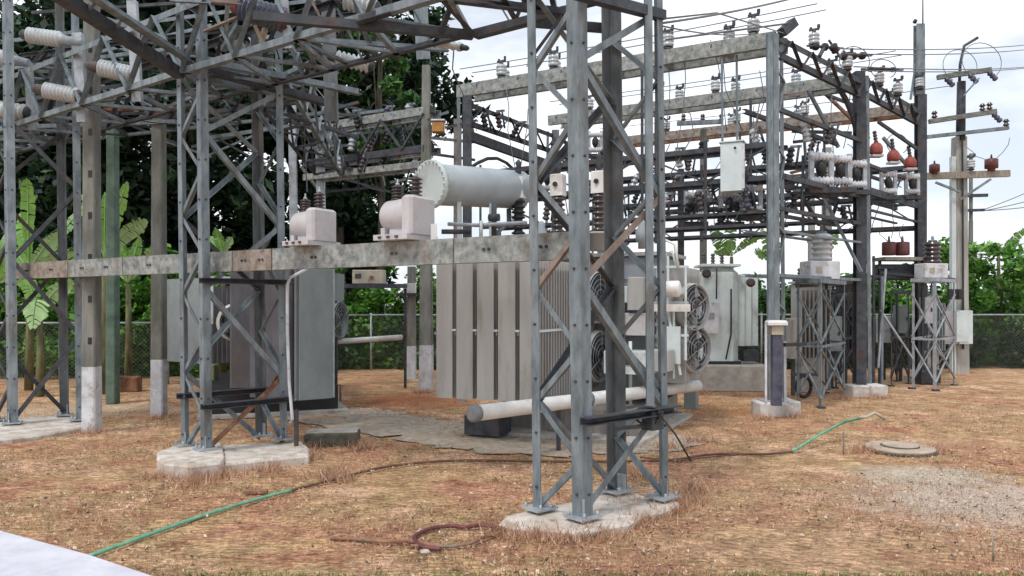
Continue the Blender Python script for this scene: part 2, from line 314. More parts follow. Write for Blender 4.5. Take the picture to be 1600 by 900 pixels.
def sag(p0, p1, s, n=10):
    p0, p1 = Vector(p0), Vector(p1)
    return [p0.lerp(p1, i/n)-V(0, 0, s*4*(i/n)*(1-i/n)) for i in range(n+1)]
def sheds(n, L, r, core=None, gap=0.0):              # profile of a ribbed insulator
    core = core or r*.62; p = [(0, core)]; st = (L-2*gap)/n
    for i in range(n):
        a = gap+i*st
        p += [(a+st*.15, core), (a+st*.35, r), (a+st*.55, r*.98), (a+st*.9, core)]
    return p+[(L, core)]

# ================================================================== ground
from mathutils import noise as mnoise
gx = [-400, -60, -25]+[-12+i*.075 for i in range(321)]+[25, 60, 400]; gy = [-60, 0, 3]+[4+i*.075 for i in range(161)]+[18, 24, 60, 900]
def gh(x, y):
    if abs(x) > 11.9 or y < 4.01 or y > 15.9: return 0
    return -.011+.010*mnoise.noise(V(x*2.2, y*2.2, 0))+.009*mnoise.noise(V(x*7, y*7, 3))
g = K(); g.add([(x, y, gh(x, y)) for y in gy for x in gx], [(j*len(gx)+i, j*len(gx)+i+1, (j+1)*len(gx)+i+1, (j+1)*len(gx)+i) for j in range(len(gy)-1) for i in range(len(gx)-1)], True)
o = g.put("ground", ground_mat()); struct(o)
def sheet(name, px, m, z):
    qs = [G(*q) for q in px]; k = K(); ps = []
    for i in range(len(qs)):
        a, b = qs[i], qs[(i+1) % len(qs)]; n_ = max(1, int((b-a).length/.10))
        for j in range(n_): e = a.lerp(b, j/n_); ps.append(e+V(mnoise.noise(e*2.5)+.5*mnoise.noise(e*9), mnoise.noise(e*2.5+V(9, 9, 9))+.5*mnoise.noise(e*9+V(5, 5, 5)), 0)*.28)
    k.add([(p.x, p.y, z) for p in ps], [tuple(range(len(ps)))])
    return struct(k.put(name, m))
path_m = mat("worn_path_concrete", (.46, .41, .34), (.27, .22, .17), rough=.95, scale=9, c3=(.45, .27, .16), spots=2.2, bump=.6)
sheet("path", [(440, 655), (470, 633), (600, 640), (740, 664), (1010, 672), (1120, 690), (1060, 705), (780, 712), (640, 690), (520, 668)], path_m, .004)
# ================================================================== lattice towers
LEAN = -.012
def lat_tower(name, label, P, ztop, w, mats, group, zz=None, skip=(), foot=.07, rustbrace=None, bm='steel'):
    """P = left, front, right, back feet (x, y)"""
    c = sum((V(p[0], p[1], 0) for p in P), V(0, 0, 0))/4
    t = thing(name, label, "lattice tower", (c.x, c.y, 0), group)
    def at(i, z): return V(P[i][0]+LEAN*z, P[i][1], z)
    ws = w if isinstance(w, list) else [w]*4
    nb = [(1, 3), (0, 2), (3, 1), (2, 0)]
    for i in range(4):
        a = (at(nb[i][0], 0)-at(i, 0)).normalized(); b = (at(nb[i][1], 0)-at(i, 0)).normalized()
        w = ws[i]; k = K(); k.angle(at(i, foot), at(i, ztop), a, b, w, .009)
        k.cur = 1
        for z in [x*.43+.25 for x in range(int(ztop/.43))]:
            for dd, oo in ((a, b), (b, a)):
                k.cyl(at(i, z)+dd*w*.55-oo*.012, at(i, z)+dd*w*.55+oo*.002, .011, 6)
        lg = k.put("leg", mats[i], t, None, 'steel_dark')
        k = K(); q = at(i, foot)+(a+b)*w*.45
        k.box(q-V(0, 0, .001), .22, .2, .016, math.atan2(b.y, b.x))
        for s1 in (-1, 1):
            for s2 in (-1, 1): k.cyl(q+a*s1*.075+b*s2*.07, q+a*s1*.075+b*s2*.07+V(0, 0, .05), .011, 6)
        k.bar(at(i, foot+.005)+a*(w*.5)+b*.012, at(i, foot+.15)+a*(w*.5)+b*.012, w*1.15, .01, up=b)
        k.put("base_plate", 'steel_light', t)
    F = [(0, 1), (1, 2), (2, 3), (3, 0)]
    zz = zz or {0: [.1, .5, .94, 1.36, 1.83, 2.26, 2.69, 3.15, 3.58, 4.0], 1: [.13, .85, 1.87, 2.6, 3.56, 4.15],
                2: [.1, .55, .98, 1.4, 1.85, 2.3, 2.72, 3.15, 3.6, 4.0], 3: [.1, .94, 1.87, 2.65, 3.5, 4.2]}
    st = {0: 0, 1: 1, 2: 2, 3: 3}
    for f, lst in zz.items():
        i, j = F[f]
        for n in range(len(lst)-1):
            if (f, n) in skip: continue
            A, B = (i, j) if n % 2 == 0 else (j, i)
            dAB = (at(B, 0)-at(A, 0)).normalized(); nrm = V(-dAB.y, dAB.x, 0)
            if nrm.dot(c-at(A, 0)) < 0: nrm = -nrm
            p0 = at(A, lst[n])+dAB*.035+nrm*.013; p1 = at(B, lst[n+1])-dAB*.035+nrm*.013
            d = (p1-p0).normalized(); inpl = d.cross(nrm).normalized()
            if inpl.z < 0: inpl = -inpl
            mm = bm
            lb = None
            if rustbrace and (f, n) in rustbrace: mm = rustbrace[(f, n)][0]; lb = rustbrace[(f, n)][1]
            K().angle(p0-inpl*.025, p1-inpl*.025, inpl, nrm, .055 if f % 2 else .042, .006).put("brace", mm, t, lb)
    return t, at
def gp(px, py): p = G(px, py); return (p.x, p.y)
T1P = [gp(833, 808), gp(912, 826), gp(1045, 790), gp(962, 777)]
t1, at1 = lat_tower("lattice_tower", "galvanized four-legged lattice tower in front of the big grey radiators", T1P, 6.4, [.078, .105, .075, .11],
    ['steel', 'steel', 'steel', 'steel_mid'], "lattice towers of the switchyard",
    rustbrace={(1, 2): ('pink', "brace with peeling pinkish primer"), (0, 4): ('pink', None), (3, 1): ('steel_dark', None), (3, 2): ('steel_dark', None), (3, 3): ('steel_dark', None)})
T2P = [gp(283, 713), gp(320, 722), gp(449, 703), gp(410, 697)]
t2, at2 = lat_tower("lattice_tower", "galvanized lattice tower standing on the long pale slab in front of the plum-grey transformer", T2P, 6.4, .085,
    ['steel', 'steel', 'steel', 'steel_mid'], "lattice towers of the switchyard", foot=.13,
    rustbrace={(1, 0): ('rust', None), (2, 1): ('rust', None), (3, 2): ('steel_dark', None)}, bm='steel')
T3P = [gp(-14, 664), gp(16, 670), gp(131, 664), gp(105, 655)]
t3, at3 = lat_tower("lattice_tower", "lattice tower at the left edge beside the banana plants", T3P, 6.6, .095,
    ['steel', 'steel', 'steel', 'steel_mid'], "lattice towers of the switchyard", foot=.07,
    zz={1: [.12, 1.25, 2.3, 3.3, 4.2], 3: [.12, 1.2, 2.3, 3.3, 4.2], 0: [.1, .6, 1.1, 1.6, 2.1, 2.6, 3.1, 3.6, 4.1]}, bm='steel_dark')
# pads under the towers
def pad(px, z0, z1, name, label, m='pad', jit=.03, parent=None):
    qs = [G(q[0], q[1]) for q in px]; ps = []
    for i in range(len(qs)):
        a, b = qs[i], qs[(i+1) % len(qs)]; k_ = max(1, int((b-a).length/.07))
        for j in range(k_):
            e = a.lerp(b, j/k_); ps.append(e+V(mnoise.noise(e*5), mnoise.noise(e*5+V(9, 9, 9)), 0)*jit*1.4); k = K(); k.prism([(p.x, p.y) for p in ps], z0, z1, .02)
    o = k.put(name, m, parent)
    if label: tag(o, label, "concrete pad")
    return o
random.seed(3)
base = [(780, 829), (786, 815), (838, 806), (868, 796), (905, 790), (925, 776), (950, 769), (985, 776), (1010, 784), (1040, 783), (1064, 795), (1050, 803), (1008, 812), (985, 825), (950, 833), (900, 841), (850, 836), (810, 834)]
pad(base, -.03, .045, "tower_pad", "irregular whitish concrete pad under the nearest lattice tower")
p2 = thing("tower_pad", "long two-step pale concrete slab under the second lattice tower", "concrete pad", G(360, 720))
pad([(256, 744), (246, 735), (245, 724), (290, 706), (345, 708), (352, 734), (345, 742), (300, 748)], -.03, .125, "pad_block", None, 'pad', jit=.012, parent=p2)
pad([(349, 738), (347, 707), (470, 700), (484, 712), (482, 724)], -.02, .085, "pad_block", None, 'pad', jit=.012, parent=p2)
pad([(-60, 700), (-60, 668), (60, 655), (150, 655), (135, 672), (60, 686)], -.02, .05, "tower_pad", "low white concrete pad under the leftmost lattice tower")
# ================================================================== the long low beam pair with instrument transformers
B0, B1 = V(-7.08, 10.9, 0), V(.55, 6.03, 0); BD = (B1-B0).normalized(); BN = V(-BD.y, BD.x, 0)
if BN.y < 0: BN = -BN
def beamseg(t, i, a, b, z0, z1, m, off, depth=.10):
    p0, p1 = B0.lerp(B1, a)+BN*off, B0.lerp(B1, b)+BN*off; zc = (z0+z1)/2
    k = K(); k.chan(p0+V(0, 0, zc), p1+V(0, 0, zc), depth, z1-z0, BN, .018); k.cur = 1
    for s_ in ([.25, .7] if off == 0 else []):
        for ds in (0, .055): p = p0.lerp(p1, s_)+BD*ds+V(0, 0, zc); k.cyl(p-BN*.014, p+BN*.002, .014, 6)
    k.put("beam_section", m, t, None, 'steel_dark')
lb = thing("support_beam", "long lichen-stained beam running in front of the radiators through all three lattice towers", "beam", B0)
for i, (a, b, m) in enumerate([(0, .16, 'beam_rust'), (.162, .30, 'beam'), (.302, .53, 'beam'), (.532, .60, 'beam_rust'), (.602, .86, 'beam'), (.862, 1, 'beam')]):
    beamseg(lb, i, a, b, 2.055, 2.275, m, 0)
lb2 = thing("support_beam", "rear twin of the long low beam, partly hidden behind it under the voltage transformers", "beam", B0+BN*.42)
for a, b, m in [(.02, .35, 'beam'), (.352, .7, 'beam_rust'), (.702, .935, 'beam')]: beamseg(lb2, 0, a, b, 2.085, 2.275, m, .42)
def instr(px, pybase, Y, s, label):
    o = W(px, pybase, Y); o.z = 2.28; t = thing("voltage_transformer", label, "voltage transformer", o, "instrument transformers on the low beam")
    a = BD; b = BN; z = V(0, 0, 1)
    ang = math.atan2(a.y, a.x)
    k = K(); k.box(o, .40*s, .44, .05*s, ang); k.cur = 1
    for q in (-.12, -.02, .08): k.box(o+a*q*s-b*.225+z*.015, .035, .012, .02, ang)
    k.put("mounting_base", 'ctpaint', t, None, 'steel_dark')
    K().lathe(o-a*.23*s+z*.235*s+b*.0, a, [(0, .09*s), (.02*s, .13*s), (.05*s, .15*s), (.30*s, .165*s), (.36*s, .165*s)], 24).put("barrel", 'ctpaint', t)
    k = K(); k.box(o+a*.15*s+z*.051*s, .13*s, .36*s, .35*s, ang, .025*s); k.box(o-a*.17*s+z*.061*s, .05*s, .25*s, .06*s, ang); k.put("core_tank", 'ctpaint', t)
    K().box(o-a*.03*s+z*.061*s+b*.0, .16*s, .2*s, .05*s, ang).put("barrel_cradle", 'ctpaint', t)
    for q, h, dz in ((-.10, .13, .38), (.12, .17, .395)):
        bz = o+a*q*s+z*dz*s
        bs = K().lathe(bz, z, sheds(5, h*s*1.1, .062*s, .035*s), 14).put("bushing", 'porc_brown', t)
        K().lathe(bz+z*h*s*1.1, z, [(0, .02), (.02, .02), (.022, .008), (.06, .008)], 8).put("terminal", 'steel_light', bs)
    return t
instr(487, 378, 7.75, .92, "pale grey voltage transformer with barrel body, left one on the low beam")
instr(634, 366, 7.1, 1.0, "larger pale grey voltage transformer, right one on the low beam by the conservator")
k = K(); p = W(678, 365, 7.0); p.z = 2.28; k.box(p, .055, .02, .15, 0, 0); tag(k.put("marker_plate", 'white'), "small blank white plate on the beam beside the right voltage transformer", "plate")
# clutter on the beam top right: pipe bracket and valve
t = thing("pipe_fitting", "grey valve and stub pipes standing behind the beam below the conservator", "valve", W(760, 360, 8.6))
K().tube([W(700, 350, 8.8), W(745, 352, 8.7), W(822, 348, 8.2)], .022).put("stub_pipe", 'steel_light', t)
K().tube([W(772, 372, 8.6), W(772, 332, 8.6), W(772, 318, 8.7)], .03, 8).put("valve_body", 'steel_dark', t)
K().tube([W(752, 372, 8.6), W(752, 345, 8.6)], .018, 8).put("stub_pipe", 'paint_pale', t)
K().tube([W(690, 362, 8.8), W(735, 362, 8.8)], .028, 8).put("stub_pipe", 'steel_dark', t)
K().lathe(W(772, 340, 8.6), V(1, -.3, 0), [(-.06, .045), (.06, .045)], 10).put("handwheel", 'steel_dark', t)
# ================================================================== transformer B (centre)
OB = V(.30, 9.0, 0); a_ = V(.9, -.44, 0).normalized(); b_ = V(.44, .9, 0).normalized(); Z = V(0, 0, 1)
AB = math.atan2(a_.y, a_.x)
def L(a, b, z): return OB+a_*a+b_*b+Z*z
tb = thing("power_transformer", "large grey power transformer with five radiators, fans and a cylindrical conservator behind the nearest tower", "transformer", L(0, 1.5, 0))
def radiator(t, a0, b0, w, nf, sp, z0, z1, m, Lf, av, bv, edge=None):
    k = K()
    for i in range(nf):
        c = Lf(a0+w/2, b0+i*sp, 0)
        x, y = av*w/2, bv*.009
        k.ext([-x*.94-y, -x-y*.0, -x*.94+y, x*.94+y, x+y*.0, x*.94-y], c+Z*(z0+.03*(i % 2 == 5)), c+Z*z1)
    r = k.put("radiator", m, t)
    k = K(); p = Lf(a0+w*.5, b0-.02, 0)
    for zz in (z0+.06, z1-.06): k.cyl(p+Z*zz+bv*.02, p+Z*zz+bv*(nf*sp+.15), .035, 10)
    k.put("header_pipe", m, r)
    k = K(); zm = (z0*.53+z1*.47)
    k.bar(Lf(a0-.03, b0+.02, zm), Lf(a0-.03, b0+nf*sp, zm), .02, .03); k.put("fin_tie", m, r)
    return r
for i in range(5):
    radiator(tb, -.235-i*.288, 0, .234, 14, .085, .54-i*.002, 2.235, 'paint' if i != 1 else 'paint', L, a_, b_)
k = K(); k.bar(L(-1.42, 1.28, 2.19), L(.02, 1.28, 2.19), .12, .12); k.bar(L(-1.42, 1.28, .62), L(.02, 1.28, .62), .12, .12); k.put("header_frame", 'paint', tb)
for i in range(1, 5):
    K().bar(L(-.255-i*.288+.262, -.015, 1.38), L(-.255-i*.288+.31, -.015, 1.38), .02, .025).put("tie_bar", 'paint_pale', tb)
K().bar(L(.005, .02, 1.38), L(.012, .78, 1.38), .012, .03).put("tie_bar", 'paint_pale', tb)
radiator(tb, -.16, 1.36, .22, 8, .085, .54, 2.235, 'paint_in', L, a_, b_)
# main tank
k = K(); c = L(-.25, 2.75, .42); k.box(c, 2.25, 1.1, 1.95, AB, .03)
for z in (.9, 1.5, 2.05): k.box(L(-.25, 2.75, z), 2.31, 1.16, .05, AB)
k.put("main_tank", 'paint_blue', tb)
K().box(L(-.25, 2.75, 2.372), 2.4, 1.25, .05, AB).put("tank_cover", 'paint', tb)
k = K(); k.box(L(-.1, 2.15, .05), 1.9, 2.2, .30, AB)
for q in (-.95, -.4, .2, .75): k.box(L(q, 1.04, .06), .05, .04, .26, AB)
k.put("skid_base", 'paint_in', tb)  # darker skid colour stands in for the shade under the transformer
k = K(); k.box(L(-.95, .55, .03), .5, .35, .24, AB); k.put("junction_box", 'steel_dark', tb)
K().box(L(-.1, 2.0, 0), 2.3, 2.7, .05, AB).put("concrete_plinth", 'conc', tb)
# front cabinets
k = K(); k.box(L(.42, 1.95, 1.72), .30, .36, .22, AB, .01); k.put("control_cabinet", 'paint_pale', tb)
k = K(); k.box(L(.66, 1.9, 1.62), .22, .40, .44, AB, .01); k.put("control_cabinet", 'paint', tb)
k = K(); k.box(L(.55, 1.92, 1.28), .55, .34, .30, AB, .01); k.put("control_cabinet", 'ctpaint', tb)
k = K(); k.box(L(.60, 1.7, .78), .62, .42, .30, AB, .01); k.put("control_cabinet", 'paint_pale', tb)
for z0, z1, q in ((.45, 1.25, .33), (.3, 1.2, .58)): K().tube([L(q, 1.75, z0), L(q, 1.75, z1)], .025, 8).put("conduit", 'paint_pale', tb)
# fans
def fan(t, c, nrm, r, m='paint_pale', Lb='cooling_fan'):
    c = Vector(c); nrm = Vector(nrm).normalized()
    a = nrm.orthogonal().normalized(); 
    if abs(nrm.z) < .5: a = V(0, 0, 1)
    bb = nrm.cross(a)
    k = K(); vs = []; n = 28
    for (t_, rr) in ((0, r), (.14, r*.93), (.14, r*.90), (0, r*.95)):
        vs += [c-nrm*(.14-t_)*1.0+(a*math.cos(2*math.pi*i/n)+bb*math.sin(2*math.pi*i/n))*rr for i in range(n)]
    fs = []
    for j in range(4): fs += [(j*n+i, j*n+(i+1) % n, ((j+1) % 4)*n+(i+1) % n, ((j+1) % 4)*n+i) for i in range(n)]
    k.add(vs, fs, True); f = k.put(Lb, m, t)
    k = K()
    for i in range(5):
        th = i*2*math.pi/5; d = a*math.cos(th)+bb*math.sin(th); e = nrm.cross(d)
        q0, q1 = c-nrm*.07+d*r*.16, c-nrm*.07+d*r*.86
        k.ext([-e*.04+nrm*.02, e*.08-nrm*.03, e*.08-nrm*.036, -e*.04+nrm*.014], q0, q1)
    k.lathe(c-nrm*.10, nrm, [(0, r*.18), (.06, r*.2), (.075, r*.12)], 12)
    k.put("fan_blades", 'steel_dark', f)
    k = K()
    for rr in (.3, .48, .66, .84): k.tube([c+nrm*.01+(a*math.cos(2*math.pi*i/24)+bb*math.sin(2*math.pi*i/24))*r*rr for i in range(25)], .004, 4)
    for i in range(6):
        th = i*math.pi/3; d = a*math.cos(th)+bb*math.sin(th); k.tube([c+nrm*.012+d*r*.15, c+nrm*.005+d*r*.98], .005, 4)
    k.lathe(c-nrm*.13, nrm, [(0, r*.22), (.02, r*.22)], 10)
    k.put("fan_guard", 'steel_light', f)
    return f
fan(tb, L(.16, 1.72, 1.79), a_-b_*.15, .375, 'paint'); fan(tb, L(.16, 1.78, .98), a_-b_*.15, .375, 'paint')
# right bank
radiator(tb, .92, 2.2, .30, 11, .085, .62, 2.2, 'paint', L, a_, b_)
fan(tb, L(1.34, 2.30, 1.66), a_*.8-b_*.35, .34, 'paint'); fan(tb, L(1.34, 2.40, 1.08), a_*.8-b_*.35, .34, 'paint')
k = K()
for q, z0, z1 in ((.88, 1.1, 2.2), (1.02, 1.62, 2.35), (1.10, .7, 1.7), (1.26, .95, 2.2)): k.bar(L(q, 2.02, z0), L(q, 2.02, z1), .028, .03)
for z, q0, q1 in ((1.28, 1.0, 1.3), (1.72, .8, 1.3), (2.2, .8, 1.3)): k.bar(L(q0, 2.02, z), L(q1, 2.02, z), .025, .03)
k.bar(L(1.02, 2.0, 1.62), L(1.20, 2.0, .75), .025, .03)
k.put("fan_frame", 'paint_pale', tb)
K().box(L(1.05, 1.98, .9), .3, .04, .5, AB).put("fin_panel", 'paint_pale', tb)
for z in (1.0, 1.12, 1.24, 1.4, 1.5): K().box(L(.93, 1.97, z), .14, .03, .05, AB).put("terminal_strip", 'paint_in', tb)
K().lathe(L(1.12, 1.9, 1.9), a_, [(-.1, .07), (-.08, .11), (.08, .11), (.1, .07)], 14).put("air_receiver", 'white', tb)
k = K()
for i in range(3): k.tube([L(.35+.07*i, 1.70, 1.72), L(.36+.07*i, 1.66, 1.35+.1*i), L(.5, 1.66, 1.1)], .012, 5)
k.put("cable_bundle", 'black', tb)
K().box(L(.42, 1.76, 1.78), .10, .01, .08, AB).put("nameplate", 'cream', tb)
K().box(L(.60, 1.48, .9), .12, .01, .09, AB).put("nameplate", 'steel_dark', tb)
K().box(L(1.1, 1.9, 1.60), .5, .03, .1, AB).put("frame_plate", 'white', tb)
K().box(L(.98, 1.8, .82), .3, .3, .28, AB, .01).put("control_cabinet", 'paint', tb)
k = K(); k.tube([L(.9, 2.0, 2.2), L(.92, 2.0, 2.45), L(1.0, 2.0, 2.56), L(1.12, 2.0, 2.5), L(1.16, 2.0, 2.2)], .02, 8); k.put("bent_pipe", 'white', tb)
k = K(); k.tube([L(.98, 2.05, 2.2), L(.99, 2.05, 2.38), L(1.07, 2.05, 2.42), L(1.12, 2.05, 2.2)], .014, 8); k.put("bent_pipe", 'paint_pale', tb)
for i in range(5):
    c_ = L(-.235-i*.288+.117, .02, 2.26); K().cyl(c_, c_+Z*.05, .022, 8).put("vent_plug", 'steel_dark', tb)
K().box(L(-1.0, -.014, .50), .12, .012, .03, AB).put("drain_strip", 'steel', tb)
for q in (-.9, .1): K().lathe(L(q, 1.0, .40), Z*-1+b_*0, [(0, .05), (.12, .05)], 10).put("drain_valve", 'steel_dark', tb)
K().box(L(-.4, 2.18, 1.1), .2, .012, .14, AB).put("rating_plate", 'steel_light', tb)
# conservator
ca, cb = W(676, 288, 10.0), W(818, 297, 11.2); cd = (cb-ca).normalized()
Lc = (cb-ca).length
cons = K().lathe(ca, cd, [(.0, .26), (.04, .272), (Lc-.10, .272), (Lc, .17)], 36).put("conservator", 'tank', tb)
fl = K(); u1 = cd.orthogonal().normalized(); u2 = cd.cross(u1)
for i in range(24):
    q = ca+(u1*math.cos(i*math.pi/12)+u2*math.sin(i*math.pi/12))*.293; fl.cyl(q-cd*.075, q+cd*.02, .014, 6)
fl = fl.lathe(ca-cd*.05, cd, [(0, .25), (.0, .315), (.05, .315), (.05, .27)], 40).put("flange", 'paint_pale', cons)
for f_, h in ((.28, .0), (.62, 0)):
    q = ca+cd*Lc*f_; K().bar(q-Z*.24-V(0, .2, 0), V(q.x, q.y-.2, 2.4), .05, .05).put("conservator_leg", 'paint_pale', tb)
K().tube([ca+cd*1.4-Z*.28, ca+cd*1.4-Z*.5, ca+cd*1.2-Z*.6, V((ca+cd*1.2).x, (ca+cd*1.2).y, 2.4)], .035, 8).put("oil_pipe", 'steel', tb)
# HV bushings on the cover
for i, (px, top) in enumerate(((810, 0), (872, 0), (936, 0))):
    Y = 10.9-.25*i; q = W(px, 360, Y); q.z = 2.42
    K().lathe(q, Z, [(0, .13), (.22, .13), (.22, .16), (.25, .16)], 16).put("bushing_turret", 'paint', tb)
    s = K().lathe(q+Z*.25, Z, sheds(7, .52, .10, .06), 16).put("bushing", 'porc_brown' if i else 'black', tb)
    K().box(q+Z*.775, .19, .16, .30, AB, .01).put("terminal_box", 'white', s)
    K().lathe(q+Z*.93+V(-.05, -.085, 0), V(0, -1, 0), [(0, .035), (.012, .035)], 10).put("box_gland", 'black', s)
    K().lathe(q+Z*1.08, Z, [(0, .03), (.1, .05), (.16, .03), (.2, .05), (.25, .01)], 10).put("terminal", 'steel_dark', s)
for px, Y in ((846, 10.2), (1003, 10.0)):
    q = W(px, 372, Y); q.z = 2.42
    K().lathe(q, Z, [(0, .05), (.08, .05), (.1, .08), (.22, .085), (.28, .05), (.34, .05), (.38, .02)], 14).put("breather", 'paint_blue', tb)
for i, px in enumerate((862, 890, 975)):
    q = W(px, 370, 10.3); q.z = 2.42
    K().lathe(q, Z, sheds(5, .28, .07, .04), 12).put("bushing", 'porc_brown', tb)
# white pipe in front and pedestal
pa, pb = V(-.40, 7.88, .575), V(2.73, 11.3, .50); pd = (pb-pa).normalized()
tp = thing("fire_main", "thick white pipe with a grey end cap crossing in front of the centre transformer", "pipe", (pa.x, pa.y, 0))
K().lathe(pa+pd*.03, pd, [(0, .083), ((pb-pa).length-.03, .083)], 24).put("pipe", 'white', tp)
K().lathe(pa-pd*.03, pd, [(0, .055), (.006, .075), (.02, .088), (.09, .09)], 24).put("end_cap", 'pipecap', tp)
for f_ in (.30, .78):
    q = pa.lerp(pb, f_); K().bar(V(q.x, q.y, 0), q-Z*.08, .05, .05).put("pipe_support", 'steel_dark', tp)
q = pa.lerp(pb, .42); K().lathe(q-pd*.02, pd, [(0, .095), (.05, .095)], 20).put("pipe_clamp", 'steel', tp)
q = G(1080, 638); tag(K().box(q, .20, .18, .98, AB, .008).put("cable_pedestal", 'paint_blue'), "narrow blue-grey pedestal box at the far end of the thick white pipe", "pedestal")
# ================================================================== transformer A (left)
OA = V(*(W(467, 475, 10.4))); OA.z = 0; d1 = V(.80, .60, 0); d2 = V(-.60, .80, 0); d0 = V(-.96, .28, 0)
ta = thing("power_transformer", "shabby plum-grey and blue-grey power transformer behind the second lattice tower", "transformer", V(-4.0, 12.6, 0))
def LA(a, b, z): return OA+d1*a+d0*b+Z*z
k = K()
for i in range(9):
    c = LA(.235, i*.07, 0); x = d1*.235; y = d0*.009
    k.ext([-x*.95-y, -x, -x*.95+y, x*.95+y, x, x*.95-y], c+Z*.39, c+Z*2.19)
ra = k.put("radiator", 'paint_blue', ta)
K().box(LA(.235, -.012, .40)+V(0, 0, 0), .475, .022, 1.78, math.atan2(d1.y, d1.x)).put("side_plate", 'paint_blue', ra)
K().bar(LA(.485, -.01, .40), LA(.485, -.01, 2.19), .03, .04).put("edge_strip", 'steel_light', ra)
k = K(); k.box(LA(-.02, .40, .42), .62, .10, 1.76, math.atan2(d0.y, d0.x)); k.put("side_cover", 'paint_plum', ta)
k = K(); k.box(LA(.3, 1.2, .34), 1.5, 2.0, 1.9, math.atan2(d1.y, d1.x), .02); 
k2 = K(); cT = V(-4.15, 13.2, 0)
k2.box(cT+Z*.45, 1.3, 3.4, 1.75, R(20), .02); k2.put("main_tank", 'paint_plum', ta)
K().box(cT+Z*.05, 1.9, 3.0, .37, R(20)).put("skid_base", 'black', ta)
K().box(cT+Z*0, 2.2, 3.4, .05, R(20)).put("concrete_plinth", 'conc', ta)
p = W(342, 600, 13.0); K().box(V(p.x-.15, p.y, .32), .22, .2, .36, 0, .01).put("junction_box", 'ochre', ta)
K().tube([W(445, 560, 11.4), W(425, 590, 11.4), W(415, 604, 11.4)], .03, 8).put("drain_valve", 'steel', ta)
# far bank
fa = W(262, 475, 16.2); fb = W(332, 475, 15.2); fc = W(452, 475, 16.2)
def plate(p, q, z0, z1, m, name, par, th=.03):
    return K().bar(V(p.x, p.y, (z0+z1)/2), V(q.x, q.y, (z0+z1)/2), th, z1-z0).put(name, m, par)
fr = plate(fa, fb, .50, 2.22, 'paint_blue', "side_plate", ta, .06)
k = K(); n = 17
for i in range(n):
    q = fb.lerp(fc, i/n); k.ext([V(-.012, 0, 0), V(.012, -.0, 0), V(.2, .24, 0), V(.176, .24, 0)], V(q.x, q.y, .52), V(q.x, q.y, 2.05))
rf = k.put("radiator", 'paint_plum', ta)
K().bar(V(fb.x-.2, fb.y+.1, 2.2), V(fc.x, fc.y, 2.2), .4, .1).put("header_pipe", 'paint_pale', rf)
K().bar(V(fb.x, fb.y-.02, 1.3), V(fb.x, fb.y-.02, 2.18), .05, .05).put("frame_post", 'paint_pale', rf)
fan(ta, W(372, 504, 14.9), V(.55, -.83, 0), .38, 'white')
fan(ta, W(533, 500, 12.6), V(.98, -.2, 0), .33, 'paint_blue')
K().bar(W(523, 465, 12.5), W(523, 600, 12.5), .08, .08).put("fan_bracket", 'steel_dark', ta)
plate(W(512, 0, 11.2), W(528, 0, 11.6), 1.75, 2.15, 'paint_blue', "header_box", ta, .2)
t = thing("fire_main", "thin white horizontal pipe sticking out beside the left transformer fan", "pipe", (W(575, 530, 13).x, 13, 0))
K().cyl(W(524, 534, 12.6), W(627, 527, 13.6), .047, 14).put("pipe", 'white', t)
K().bar(V(W(570, 0, 13.1).x, 13.1, 0), W(570, 535, 13.1), .03, .03).put("pipe_support", 'steel_dark', t) if False else None
# conduit on tower 2 and channel shelves on towers
t = thing("conduit_pipe", "thin pale conduit running down the right leg of the second tower", "conduit", V(-2.55, 8.9, 0))
K().tube([W(480, 420, 8.95), W(453, 434, 8.7), W(449, 445, 8.7), W(449, 520, 8.7), W(452, 600, 8.7), W(457, 655, 8.7), W(453, 662, 8.7)], .018, 8).put("pipe", 'white_post', t)
K().bar(V(W(463, 0, 8.75).x, 8.75, 0), W(463, 640, 8.75), .05, .04).put("conduit_post", 'steel_dark', t)
def shelf(at, z, lab, i=1, j=2, kx=0):
    t = thing("channel_shelf", lab, "steel channel", at(i, 0))
    p0, p1 = at(i, z), at(j, z); d = (p1-p0).normalized(); n_ = V(-d.y, d.x, 0); n_ = -n_ if n_.y > 0 else n_
    K().chan(p0-d*.05+n_*.02, p1+d*.05+n_*.02, .09, .06, n_, .008).put("channel", 'steel_dark', t)
    return t
shelf(at2, .60, "dark horizontal channel across the lower front of the second tower")
shelf(at2, .68, "dark horizontal channel across the back of the second tower", 0, 3)
shelf(at2, 1.95, "dark thin channel below the long beam on the second tower", 1, 2)
shelf(at1, .82, "dark horizontal channel at knee height on the nearest tower", 1, 2)
# switch operating rod on tower 1
t = thing("switch_operating_rod", "vertical switch operating rod with gearbox and cable coil on the nearest tower", "switch rod", at1(2, 0)+V(-.12, -.15, 0))
q = W(1016, 640, 6.3)
K().bar(q, V(q.x-.03, q.y, 6.4), .062, .05, up=V(0, 1, 0)).put("rod", 'steel', t)
K().box(q-Z*.16+V(.02, 0, 0), .16, .12, .16, R(45), .01).put("gearbox", 'steel_dark', t)
K().bar(q-Z*.16+V(-.3, -.15, .03), q-Z*.16+V(.0, 0, .03), .03, .03).put("crank_handle", 'steel_dark', t)
K().tube([q+V(-.03, -.06, -.02)+V(.10*math.cos(i*.35)+.01*math.sin(i), -.03*math.sin(i*1.3), .07*math.sin(i*.35)-.02) for i in range(60)], .007, 5).put("cable_coil", 'black', t)
K().tube([q+V(.08, -.05, -.05), q+V(.2, -.04, -.2), q+V(.33, -.02, -.42)], .008, 5).put("loose_cable", 'black', t)

